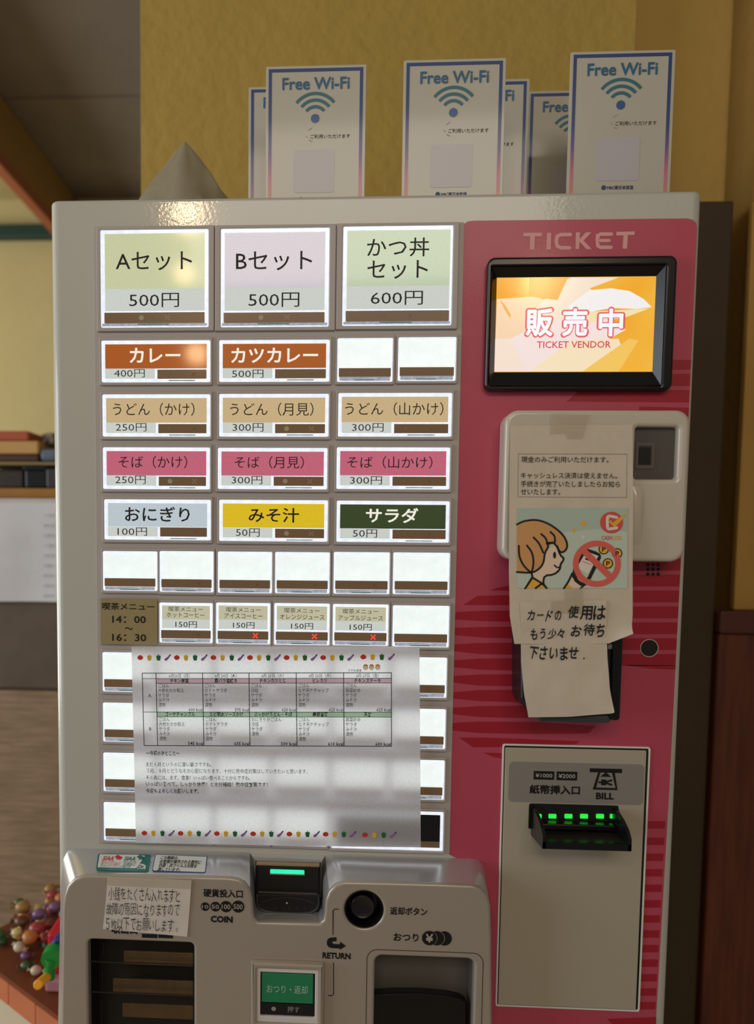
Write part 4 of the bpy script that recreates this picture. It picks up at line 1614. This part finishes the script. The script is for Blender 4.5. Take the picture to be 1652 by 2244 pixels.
# hand and phone
fillz([(580, 1417), (612, 1370), (640, 1310), (690, 1300), (745, 1340), (735, 1400), (700, 1418)], SKIN, 3)
fillz([(585, 1417), (602, 1385), (640, 1410), (640, 1417)], YEL, 4)
linez([(735, 1140), (832, 1172), (836, 1195), (740, 1390), (690, 1385), (640, 1315), (720, 1160)], 22, BK, 5, 1, True)
fillz([(742, 1150), (830, 1184), (755, 1312), (672, 1270)], mat('print_white', (222, 214, 200), .7), 6)
linez([(738, 1205), (770, 1216)], 10, BK, 7, 0)
linez([(712, 1222), (775, 1246)], 4, SAL, 7, 0)
linez([(640, 1310), (612, 1370), (580, 1417)], 12, BK, 6, 1)
linez([(650, 1340), (668, 1330), (660, 1365), (675, 1375)], 9, BK, 7, 0)
linez([(700, 1418), (740, 1380)], 12, BK, 6, 0)
for (x_, y_) in ((868, 1135), (965, 1165), (898, 1238)):
    fillz([(x_ + 38 * math.cos(a * PI / 12), y_ + 38 * math.sin(a * PI / 12)) for a in range(24)], BK, 5)
    fillz([(x_ + 30 * math.cos(a * PI / 12), y_ + 30 * math.sin(a * PI / 12)) for a in range(24)], YEL, 6)
    a_, b_ = z1(x_ - 13, y_ + 17), z1(x_ + 14, y_ - 17)
    text(ILL, FN, 'P', (a_[0], a_[1], b_[0], b_[1]), HN + .00022, BK, weight=.03)
flat(ILL, FN, [[z1(818 + 174 * math.cos(a * PI / 24), 1240 + 168 * math.sin(a * PI / 24)) for a in range(48)],
               [z1(818 + 132 * math.cos(a * PI / 24), 1240 + 126 * math.sin(a * PI / 24)) for a in range(48)]], HN + .00027, SAL)
linez([(722, 1146), (914, 1334)], 38, SAL, 10, 0)
fillz([(925 + 84 * math.cos(a * PI / 16), 942 + 79 * math.sin(a * PI / 16)) for a in range(32)], mat('print_red', (206, 82, 76), .7), 3)
linez([(962, 905), (905, 893), (894, 905), (894, 980), (905, 990), (962, 980)], 17, mat('print_white', (222, 214, 200), .7), 5, 1)
linez([(915, 935), (940, 960), (1018, 890)], 15, YEL, 6, 0)
a_, b_ = z1(852, 1068), z1(925, 1038)
text(ILL, FN, 'CASH', (a_[0], a_[1], b_[0], b_[1]), HN + .0001, mat('print_red', (206, 82, 76), .7), weight=.02)
a_, b_ = z1(930, 1068), z1(996, 1038)
text(ILL, FN, 'LESS', (a_[0], a_[1], b_[0], b_[1]), HN + .0001, YEL, weight=.02)
for (x_, y_, r_, m_) in ((722, 950, 32, YEL), (653, 1000, 25, YEL), (720, 1048, 18, mat('print_white', (222, 214, 200), .7))):
    p = []
    for k in range(8):
        rad = r_ if k % 2 == 0 else r_ * .42
        p.append((x_ + rad * math.cos(k * PI / 4), y_ + rad * math.sin(k * PI / 4)))
    fillz(p, m_, 3)
ILL.build('printed_picture', NS, label='printed picture of a child beside a crossed-out phone')


def tapes(nm, pl, px, m, parent=None, h=.0005):
    mb = MB()
    plate(mb, pl, [[pl.uv(*p) for p in px][::-1]], h, h + .0001, m)
    return mb.build(nm, parent)


tapes('tape', FN, [(1205, 906), (1292, 908), (1276, 962), (1242, 962), (1236, 950), (1204, 952)], TAPE, NS, .0009)

# handwritten note over the card terminal
z_t = Wy(1234, 1318, -.033).z
FH = Pl((0, -.0345, z_t), (1, 0, 0), (0, .002, .1))
pa, pb = FH.uv(1139, 1321), FH.uv(1328, 1317)
HWN = sheet('handwritten_note', FH, [(1139, 1319), (1141, 1370), (1142, 1450), (1148, 1520), (1158, 1572)], [(1328, 1315), (1329, 1370), (1331, 1440), (1335, 1510), (1344, 1560)],
            [(1158, 1572), (1250, 1570), (1338, 1563), (1344, 1560)], PAPER, 'small white note in black marker taped over the card terminal', 'note',
            amp=.0003, seed=5, curl=lambda s, t: .004 * max(0, t - .5) * s)
MK = mat('black_marker', (12, 12, 16), .5)


def hand(mb, pl, s, px, weight, seed, h, m, slant=.12):
    """handwriting: each character struck alone, with its own size, tilt and place"""
    rnd = random.Random(seed)
    a, b_ = pl.uv(px[0], px[3]), pl.uv(px[2], px[1])
    a2 = pl.uv(px[2], px[3] + (px[4] if len(px) > 4 else 0))
    n = len(s)
    w = (b_[0] - a[0]) / n
    H_ = b_[1] - a[1]
    for i, ch_ in enumerate(s):
        if ch_ == ' ':
            continue
        cx = a[0] + w * (i + .5) + rnd.uniform(-.05, .05) * w
        cy = a[1] + H_ * .5 + (a2[1] - a[1]) * (i + .5) / n + rnd.uniform(-.06, .06) * H_
        V, F = glyphs(ch_, 0, 2)
        x0, x1 = min(v[0] for v in V), max(v[0] for v in V)
        y0, y1 = min(v[1] for v in V), max(v[1] for v in V)
        k = 1.0
        ww = w * min(1, (x1 - x0) / .86) * rnd.uniform(.86, 1.06) * .92
        hh = H_ * min(1, (y1 - y0) / .86) * rnd.uniform(.84, 1.06)
        if ch_ in '。．.':
            cy -= H_ * .35
        text(mb, pl, ch_, (cx - ww / 2, cy - hh / 2, cx + ww / 2, cy + hh / 2), h, m, weight=weight, rot=rnd.uniform(-.10, .08), shear=slant + rnd.uniform(-.08, .08))


mb = MB()
hand(mb, FH, 'カードの', (1154, 1337, 1231, 1362, -2), .016, 1, .0011, MK)
hand(mb, FH, '使用は', (1239, 1328, 1328, 1358, -1), .015, 2, .0011, MK)
hand(mb, FH, 'もう少々', (1160, 1378, 1238, 1403, -2), .016, 3, .0011, MK)
hand(mb, FH, 'お待ち', (1249, 1368, 1329, 1396, -2), .015, 4, .0011, MK)
hand(mb, FH, '下さいませ.', (1156, 1418, 1290, 1446, 0), .016, 6, .0012, MK, .05)
mb.build('handwriting', HWN)
mb = MB()
plate(mb, FH, [[FH.uv(*p) for p in ((1238, 1290), (1278, 1288), (1279, 1345), (1241, 1346))][::-1]], .0004, .0006, TAPE)
mb.build('tape', HWN)
mb = MB()
plate(mb, FH, [[FH.uv(*p) for p in ((1206, 1318), (1240, 1316), (1240, 1344), (1207, 1346))][::-1]], .0004, .0006, TAPE)
mb.build('tape', HWN)

# note about coins on the coin unit
FQ = yplane(DY - .0012)
CN = sheet('coin_note', FQ, [(236, 1921), (232, 1970), (225, 2036)], [(420, 1929), (416, 1985), (410, 2053)], [(225, 2036), (315, 2044), (410, 2053)], mat('note_paper', (212, 204, 196), .45, mottle=.05, mscale=30, coat=.4),
           'white note in thin pen about too many coins, taped above the ticket outlet', 'note', amp=.0002, seed=8)
PEN = mat('pen_black', (30, 28, 34), .5)
mb = MB()
hand(mb, FQ, '小銭をたくさん入れますと', (238, 1948, 397, 1972, 5), -.008, 11, .0007, PEN, .0)
hand(mb, FQ, '故障の原因になりますので', (233, 1983, 395, 2006, 3), -.008, 12, .0007, PEN, .0)
hand(mb, FQ, '５枚以下でお願いします。', (230, 2016, 394, 2038, 4), -.008, 13, .0007, PEN, .0)
mb.build('handwriting', CN)
tapes('tape', FQ, [(236, 1916), (421, 1923), (419, 1948), (235, 1940)], TAPE, CN, .0005)

# ------------------------------------------------------------------ signs standing on the machine
CARD = mat('sign_card', (182, 178, 164), .35, coat=.5)
BLUEL = mat('sign_blue', (14, 92, 132), .4, coat=.4)
ARC = mat('arc_blue_green', (24, 104, 120), .4, coat=.4)
DOT = mat('dot_blue', (22, 82, 140), .4, coat=.4)
PADC = mat('lilac_pad', (182, 178, 184), .4, coat=.4)
FOOT = mat('clear_foot_plastic', (190, 188, 180), .2)
gm = mat('gradient_border', (30, 80, 140), .4, coat=.4)
nt = gm.node_tree
tcn = nt.nodes.new('ShaderNodeTexCoord')
spx = nt.nodes.new('ShaderNodeSeparateXYZ')
rp = nt.nodes.new('ShaderNodeValToRGB')
rp.color_ramp.elements[0].position = .04
rp.color_ramp.elements[0].color = lin((206, 140, 96))
rp.color_ramp.elements[1].position = .78
rp.color_ramp.elements[1].color = lin((14, 58, 118))
for pos, colr in ((.22, (196, 112, 140)), (.40, (104, 80, 140)), (.55, (30, 66, 126))):
    e = rp.color_ramp.elements.new(pos)
    e.color = lin(colr)
nt.links.new(tcn.outputs['Generated'], spx.inputs[0])
nt.links.new(spx.outputs['Z'], rp.inputs[0])
nt.links.new(rp.outputs[0], nt.nodes['Principled BSDF'].inputs['Base Color'])
ffw = yplane(.04)
SW = ffw.uv(803, 150)[0] - ffw.uv(583, 150)[0]
K = SW / 220
grads = []


def sign(px_left, px_top, y, label, px_right=None, tilt=0):
    pl = yplane(y)
    if px_right is not None:
        u1, v1 = pl.uv(px_right, px_top)
        u0 = u1 - SW
    else:
        u0, v1 = pl.uv(px_left, px_top)
    zbm = TOP - pl.o.z
    H_ = v1 - zbm
    mb = MB()
    boxp(mb, (u0, zbm + .0005, u0 + SW, v1), -.0016, 0, CARD, pl, .0003, .001)
    S = mb.build('wifi_sign')
    tag(S, label, 'sign', 'free wifi signs on top of the machine')
    mb = MB()
    o_ = (u0 + 6 * K, zbm + .003, u0 + 213 * K, v1 - 6 * K)
    plate(mb, pl, [rr(o_), rr(inset(o_, 7 * K))], .0001, .0002, gm)
    mb.build('border', S)
    mb = MB()
    L = lambda x, y_: (u0 + x * K, v1 - y_ * K)
    a, b_ = L(36, 51), L(184, 25)
    text(mb, pl, 'Free Wi-Fi', (a[0], a[1], b_[0], b_[1]), .0003, BLUEL, weight=.024, res=3)
    mb.build('lettering', S)
    mb = MB()
    c = L(109, 112)
    for R_, th in ((53, 6.5), (39, 6.5), (25, 6.5)):
        arc = [(c[0] + R_ * K * math.sin(t_), c[1] + R_ * K * math.cos(t_)) for t_ in [math.radians(-51 + 102 * k / 20) for k in range(21)]]
        V, F = [], []
        for (x_, y_) in arc:
            d = Vector((x_ - c[0], y_ - c[1])).normalized() * th / 2 * K
            V += [pl.pt(x_ + d.x, y_ + d.y, .0003), pl.pt(x_ - d.x, y_ - d.y, .0003)]
        F = [(2 * i, 2 * i + 1, 2 * i + 3, 2 * i + 2) for i in range(20)]
        mb.add(V, F, ARC)
    flat(mb, pl, [circ(c[0], c[1], 9.4 * K, 24)], .0003, DOT)
    mb.build('wifi_symbol', S)
    mb = MB()
    a, b_ = L(99, 155), L(186, 146)
    text(mb, pl, 'ご利用いただけます', (a[0], a[1], b_[0], b_[1]), .0003, INK)
    for (p, q) in (((94, 137), (102, 132)), ((92, 152), (90, 149)), ((96, 158), (103, 161))):
        ribbon(mb, pl, [L(*p), L(*q)], .0005, .0003, mat('faint_stroke', (176, 160, 150), .5))
    mb.build('small_print', S)
    mb = MB()
    a, b_ = L(62, 270), L(152, 179)
    boxp(mb, (a[0], a[1], b_[0], b_[1]), .0001, .00025, PADC, pl, 0, .002)
    mb.build('blank_pad', S)
    mb = MB()
    a, b_ = L(73, 286), L(83, 277)
    flat(mb, pl, [circ(L(79, 284)[0], L(79, 284)[1], 5 * K, 18)], .0003, mat('navy_print', (18, 52, 110), .4))
    a, b_ = L(86, 288.5), L(142, 280)
    text(mb, pl, 'MBC南日本放送', (a[0], a[1], b_[0], b_[1]), .0003, mat('navy_print', (18, 52, 110), .4), weight=.02)
    mb.build('broadcaster_logo', S)
    mb = MB()
    boxmb(mb, u0 + .012, y + .001, TOP + .0002, u0 + SW - .012, y + .03, TOP + .002, FOOT, .0005)
    mb.build('foot', S)
    mb = MB()
    V = [(u0 + .02, y + .0015, v1 - .03), (u0 + SW - .02, y + .0015, v1 - .03), (u0 + SW - .02, y + .028, TOP + .001), (u0 + .02, y + .028, TOP + .001),
         (u0 + .02, y + .003, v1 - .03), (u0 + SW - .02, y + .003, v1 - .03), (u0 + SW - .02, y + .0295, TOP + .001), (u0 + .02, y + .0295, TOP + .001)]
    mb.add(V, [(0, 1, 2, 3), (4, 5, 6, 7), (0, 1, 5, 4), (1, 2, 6, 5), (2, 3, 7, 6), (3, 0, 4, 7)], CARD)
    mb.build('easel_leg', S)
    return S


sign(583, 146, .04, 'left of the three whole Free Wi-Fi signs standing on the machine')
sign(885, 132, .04, 'middle of the three whole Free Wi-Fi signs standing on the machine')
sign(1251, 114, .04, 'rightmost and tallest looking Free Wi-Fi sign standing on the machine')
sign(545, 191, .11, 'Free Wi-Fi sign mostly hidden behind the left whole sign')
sign(0, 172, .11, 'Free Wi-Fi sign of which only Fi shows, behind the middle whole sign', px_right=1161)
sign(1158, 200, .13, 'Free Wi-Fi sign cut at Free, behind the rightmost whole sign')

# crumpled bag corner behind the machine top
mb = MB()
BG = mat('thin_plastic_bag', (178, 170, 146), .45, transl=.35, mottle=.1, mscale=30)
yb_ = .24
apex = Wy(406, 312, yb_)
zb0 = TOP + .0005
z430 = Wy(406, 430, yb_).z
kx = (apex.z - zb0) / (apex.z - z430)
l = apex.x + (Wy(330, 430, yb_).x - apex.x) * kx
r = apex.x + (Wy(478, 430, yb_).x - apex.x) * kx
n = 28
rows_ = []
rnd = random.Random(4)
V, F = [], []
for j in range(14):
    t_ = j / 13
    for k in range(n):
        a = 2 * PI * k / n
        cx, rx_, ry_ = (l + r) / 2 * (1 - t_) + apex.x * t_, (r - l) / 2 * (1 - t_) ** .9 + .0012, .055 * (1 - t_) + .001
        wv = 1 + .10 * math.sin(a * 5 + t_ * 4) + .05 * math.sin(a * 11 - t_ * 9)
        V.append((max(X0 + .003, cx + rx_ * math.cos(a) * wv), yb_ + ry_ * math.sin(a) * wv, zb0 + (apex.z - zb0) * t_))
for j in range(13):
    for k in range(n):
        F.append((j * n + k, j * n + (k + 1) % n, (j + 1) * n + (k + 1) % n, (j + 1) * n + k))
F.append(tuple(range(13 * n, 14 * n)))
F.append(tuple(range(n))[::-1])
mb.add(V, F, BG)
tag(mb.build('plastic_bag', None, smooth=True), 'pale crumpled plastic bag peak standing behind the machine top left', 'bag')

# ------------------------------------------------------------------ things at the left behind the machine
def bxt(name, px0, py0, px1, py1, y, dep, m, label, cat, bev=.003, lid=None, z0=None, group=None, rz=0):
    a, b_ = Wy(px0, py1, y), Wy(px1, py0, y)
    z_0 = z0 if z0 is not None else a.z
    e = empty(name, ((a.x + b_.x) / 2, y + dep / 2, z_0), label, cat, group)
    mb = MB()
    boxmb(mb, a.x, y, z_0, b_.x, y + dep, b_.z - (.006 if lid else 0), m, bev)
    mb.build('body', e)
    if lid:
        mb = MB()
        boxmb(mb, a.x - .002, y - .002, b_.z - .006, b_.x + .002, y + dep, b_.z, lid, .001)
        mb.build('lid', e)
    return e


YS = .62
ztop = Wy(60, 1096, YS).z          # top of the paper-draped cabinet
xr = -.085
CAB = empty('side_cabinet', (-.45, YS + .25, 0), 'brown wooden cabinet left behind the machine, covered with white papers', 'cabinet')
mb = MB()
CABM = mat('cabinet_brown', (156, 132, 106), .6, mcol=(122, 100, 78), mscale=14, stretch=(1, 1, 9))
boxmb(mb, -1.05, YS, .02, xr, YS + .5, ztop - .012, CABM, .003)
mb.build('carcass', CAB)
for k in range(3):
    mb = MB()
    zs_ = Wy(60, 1505, YS).z
    za, zz_ = ((.06, .6), (.605, zs_ - .004), (zs_, ztop - .03))[k]
    boxmb(mb, -1.03, YS - .014, za, xr - .02, YS, zz_, CABM if k < 2 else mat('dark_drawer_front', (92, 78, 64), .6, mottle=.12, mscale=20), .003)
    mb.build('drawer_front', CAB)
mb = MB()
boxmb(mb, -1.07, YS - .02, ztop - .012, xr + .01, YS + .5, ztop - .001, mat('cabinet_top', (150, 108, 56), .5), .002)
mb.build('top_board', CAB)
# white sheets of paper hanging over the front edge
zlow = Wy(60, 1290, YS - .03).z
PW = mat('pale_paper', (206, 206, 212), .7, mottle=.06, mscale=14)
for i, (xa_, xb_, dz, dy) in enumerate(((-.90, -.425, .0, 0), (-.42, -.24, -.012, .0), (-.235, -.092, -.10, .004))):
    mb = MB()
    V, F = [], []
    nx, nz = 12, 16
    for j in range(nz + 1):
        for k in range(nx + 1):
            s, t_ = k / nx, j / nz
            L_ = t_ * (ztop - zlow + .06 - dz)
            x_ = xa_ + (xb_ - xa_) * s
            if L_ < .05:
                yy, z_ = YS + .025 - L_ - dy, ztop + .0015 + .0006 * i
            else:
                yy, z_ = YS - .026 - dy - .004 * math.sin(s * 6 + i) * t_, ztop - (L_ - .05)
            V.append((x_, yy, z_))
    for j in range(nz):
        for k in range(nx):
            F.append((j * (nx + 1) + k, j * (nx + 1) + k + 1, (j + 1) * (nx + 1) + k + 1, (j + 1) * (nx + 1) + k))
    n0 = len(V)
    V2 = [(a, b_ + .0008, c_ - .0004) for a, b_, c_ in V]
    F2 = [tuple(q + n0 for q in f[::-1]) for f in F]
    mb.add(V + V2, F + F2, PW)
    o = mb.build('hanging_paper', None, smooth=True)
    tag(o, ('wide white paper sheet hanging over the left cabinet edge, far left', 'white paper sheet hanging over the cabinet edge, middle one', 'printed white paper strip hanging over the cabinet edge beside the machine')[i], 'paper', 'papers over the cabinet edge')
    if i == 2:
        mb = MB()
        pq = yplane(YS - .036)
        for q in range(9):
            for w_ in range(2):
                a = pq.uv(96 + w_ * 12, 1130 + q * 22)
                textem(mb, pq, random.choice(['料理', '定食', 'うどん', '案内']), a[0], a[1], .006, .0002, mat('faint_grey_ink', (120, 122, 134), .7), .8)
        mb.build('faint_print', o)
S0 = ztop + .004
bxt('tan_box', -60, 1070, 128, 1094, YS + .04, .2, mat('box_tan', (164, 116, 56), .7, mottle=.08, mscale=20), 'tan cardboard tray at the bottom of the pile on the cabinet', 'box', z0=S0)
z1_ = Wy(60, 1070, YS + .04).z + .001
bxt('dark_case', -60, 1030, 50, 1069, YS + .05, .18, mat('case_dark', (44, 34, 24), .5), 'dark brown case left of the black case in the pile', 'case', z0=z1_)
bxt('black_case', 55, 1022, 99, 1069, YS + .05, .16, mat('case_black', (14, 14, 18), .35), 'small black case in the middle of the pile on the cabinet', 'case', lid=mat('case_lid', (26, 26, 30), .3), z0=z1_)
bxt('grey_case', 101, 1026, 128, 1069, YS + .05, .16, mat('case_grey', (60, 56, 60), .4), 'dark grey case at the right of the black case, beside the machine', 'case', z0=z1_)
z2_ = Wy(60, 1021, YS + .05).z + .001
bxt('flat_board', -60, 1012, 128, 1021, YS + .045, .17, mat('board_olive', (140, 124, 84), .7), 'thin olive board lying on the cases', 'board', z0=z2_)
z3_ = Wy(60, 1012, YS + .045).z + .001
bxt('brown_folder', -60, 996, 84, 1011, YS + .05, .16, mat('folder_brown', (72, 42, 24), .6), 'dark brown folder lying left of the blue-grey bundle', 'folder', z0=z3_)
bxt('blue_bundle', 86, 983, 128, 1011, YS + .05, .12, mat('bundle_blue', (96, 106, 124), .7, mottle=.15, mscale=60), 'blue-grey folded bundle beside the machine edge', 'cloth', z0=z3_, bev=.008)
z4_ = Wy(60, 996, YS + .05).z + .001
bxt('tan_book', -60, 966, 84, 995, YS + .05, .15, mat('book_tan', (190, 148, 92), .7, mottle=.06, mscale=30), 'thick tan book under the red book', 'book', z0=z4_)
z5_ = Wy(60, 966, YS + .05).z + .001
bxt('red_book', -60, 944, 62, 965, YS + .055, .13, mat('book_red', (170, 82, 56), .7), 'orange-red book on top of the pile left of the machine', 'book', z0=z5_)
mb = MB()
rnd = random.Random(9)
cxp, czp = Wy(100, 958, YS + .06), 0
bmq = bmesh.new()
bmesh.ops.create_icosphere(bmq, subdivisions=3, radius=1)
for v in bmq.verts:
    k = 1 + .25 * math.sin(v.co.x * 7 + v.co.y * 5) * math.cos(v.co.z * 6)
    v.co = Vector((cxp.x + v.co.x * .017 * k, YS + .10 + v.co.y * .03 * k, max(z3_ + .0105, cxp.z + v.co.z * .013 * k)))
bmq.verts.index_update()
mb.add([v.co.copy() for v in bmq.verts], [tuple(v.index for v in f.verts) for f in bmq.faces], mat('patterned_cloth', (60, 58, 50), .8, mcol=(190, 186, 176), mscale=90))
bmq.free()
tag(mb.build('patterned_pouch', None, smooth=True), 'small black and white patterned pouch on the pile beside the machine', 'pouch')

# low table with the toy crank machine and sweets
TZ = .80
tl = Wz(60, 2176, TZ)
tr = Wz(140, 2236, TZ)
ed = (tr - tl)
ed.z = 0
ed.normalize()
nn = Vector((-ed.y, ed.x, 0))       # away from the camera
if nn.y < 0:
    nn = -nn
A0 = tl - ed * .16
XE = -.0705                          # stops short of the machine's side
PE = tl + ed * ((XE - tl.x) / ed.x)
B0 = A0 + nn * .3
TB = empty('display_table', ((A0.x + XE) / 2, .3, 0), 'orange-brown wooden display table behind the lower left of the machine', 'table')


def prism(P, z0, z1, m):
    n = len(P)
    V = [(p[0], p[1], z0) for p in P] + [(p[0], p[1], z1) for p in P]
    return MB().add(V, [tuple(range(n))[::-1], tuple(range(n, 2 * n))] + [(i, (i + 1) % n, n + (i + 1) % n, n + i) for i in range(n)], m)


prism([A0, PE, (XE, .55), (B0.x, .55)], TZ - .004, TZ, mat('table_top_brown', (108, 54, 28), .45, mottle=.1, mscale=14)).build('table_top', TB)
q = 0
LT = (PE - A0).length
while q < LT - .01:
    p0 = A0 + ed * (q + .0008) - nn * .002
    p1 = A0 + ed * min(q + .0592, LT - .002) - nn * .002
    p2 = p1 + nn * .016
    p2.x = min(p2.x, XE)
    prism([p0, p1, p2, p0 + nn * .016], TZ - .032, TZ - .0045, ORANGE).build('edge_board', TB)
    q += .06
Q0, Q1 = A0 + ed * .01 + nn * .02, PE - ed * .012 + nn * .02
prism([Q0, (min(Q1.x, XE), Q1.y), (XE, .53), (B0.x + .02, .53)], 0, TZ - .033, mat('table_body', (190, 176, 150), .6)).build('body', TB)
TOPZ = TZ + .0005
# toy: red housing, blue collar, green crank, orange grip
YT = .215
tc0 = Wy(117, 2100, YT - .03)
xl = Wy(102, 2060, YT).x
ztp = Wy(120, 2046, YT).z
TOY = empty('toy_crank_dispenser', (xl + .03, YT + .04, TOPZ), 'red toy dispenser with a green crank and orange handle beside the machine', 'toy')
RD = mat('toy_red', (190, 28, 50), .35)
GRN = mat('toy_green', (24, 130, 50), .35)
BLU = mat('toy_blue', (30, 40, 100), .4)
ORG = mat('toy_orange', (232, 158, 40), .35)
xrr = min(xl + .075, -.072)
mb = MB()
boxmb(mb, xl, YT, TOPZ + .016, xrr, YT + .08, ztp, RD, .004)
mb.build('housing', TOY)
mb = MB()
boxmb(mb, Wy(97, 2150, YT - .01).x, YT - .01, TOPZ, xrr, YT + .09, TOPZ + .0155, mat('toy_pink_base', (190, 130, 140), .25), .003)
mb.build('base', TOY)
mb = MB()
lathe(mb, (tc0.x + .004, YT, tc0.z + .002), (0, -1, 0), [(.0001, .018), (.0125, .018), (.0145, .014), (.0145, .0)], BLU, 26)
mb.build('collar', TOY, smooth=True)
c0 = Wy(114, 2098, YT - .026)
c1 = Wy(107, 2142, YT - .026)
g1_, g0_ = Wy(101, 2142, YT - .034), Wy(83, 2158, YT - .062)
mb = MB()
tube(mb, [c0 + Vector((0, .008, 0)), c0 - Vector((0, .006, 0))], [.0125, .011], GRN, 20)
dd = (c1 - c0)
tube(mb, [c0, c0 + dd * .5, c1, c1 + dd * .06], [.0088, .0066, .0072, .005], GRN, 14)
mb.build('crank', TOY, smooth=True)
mb = MB()
tube(mb, [g1_ + (g1_ - g0_) * .1, g0_, g0_ - (g1_ - g0_) * .03], [.0052, .0052, .0042], ORG, 16)
mb.build('grip', TOY, smooth=True)
# sweets heaped on the table
SWC = [((150, 56, 60), 'dull red'), ((196, 176, 116), 'pale yellow'), ((56, 88, 48), 'green'), ((150, 112, 60), 'caramel'), ((116, 80, 120), 'purple'), ((184, 172, 150), 'cream'), ((88, 50, 36), 'brown'), ((170, 108, 56), 'orange')]
used_l = {}
rnd = random.Random(21)
placed = []
for k in range(400):
    if len(placed) >= 44:
        break
    q = rnd.uniform(.02, .27)
    p = A0 + ed * q + nn * rnd.uniform(.02, .17)
    rr_ = rnd.uniform(.0065, .0105)
    lev = 0
    for (c_, r2, l2) in placed:
        if (Vector((c_.x, c_.y)) - Vector((p.x, p.y))).length < (rr_ + r2) * .98:
            lev = max(lev, l2 + 1)
    if lev > 2 or p.x > xl - .02:
        continue
    zc = TOPZ + rr_ * .8 + lev * .015
    placed.append((Vector((p.x, p.y, zc)), rr_, lev))
    col, nm = SWC[len(placed) % 8]
    e = MB()
    bm = bmesh.new()
    bmesh.ops.create_icosphere(bm, subdivisions=2, radius=rr_)
    for v in bm.verts:
        v.co.z *= .8
        v.co = v.co + Vector((p.x, p.y, zc))
    bm.verts.index_update()
    e.add([v.co.copy() for v in bm.verts], [tuple(v.index for v in f.verts) for f in bm.faces], mat('sweet_' + nm.replace(' ', '_'), col, .35))
    bm.free()
    d = Vector((rnd.uniform(-1, 1), rnd.uniform(-.3, .3), 0)).normalized()
    for s in (-1, 1):
        b0 = Vector((p.x, p.y, zc)) + d * rr_ * .9 * s
        b1 = b0 + d * rr_ * .6 * s
        sd = Vector((-d.y, d.x, 0)) * rr_ * .5
        up_ = Vector((0, 0, rr_ * .4))
        e.add([b0, b1 + sd, b1 + up_, b1 - sd, b1 - up_], [(0, 1, 2), (0, 2, 3), (0, 3, 4), (0, 4, 1), (1, 2, 3, 4)], mat('sweet_' + nm.replace(' ', '_'), col, .35))
    o = e.build('wrapped_sweet', None, smooth=True)
    row = 'front' if (p - A0).dot(nn) < .07 else 'middle' if (p - A0).dot(nn) < .12 else 'back'
    colm = 'left' if q < .10 else 'centre' if q < .18 else 'right'
    lay = ('bottom', 'second', 'top')[lev]
    lb = '%s wrapped sweet, %s layer of the heap, %s %s part of the table' % (nm, lay, row, colm)
    used_l[lb] = used_l.get(lb, 0) + 1
    if used_l[lb] > 1:
        lb = lb.replace(' wrapped', ' twist-wrapped')
    tag(o, lb, 'sweet', 'wrapped sweets on the display table')
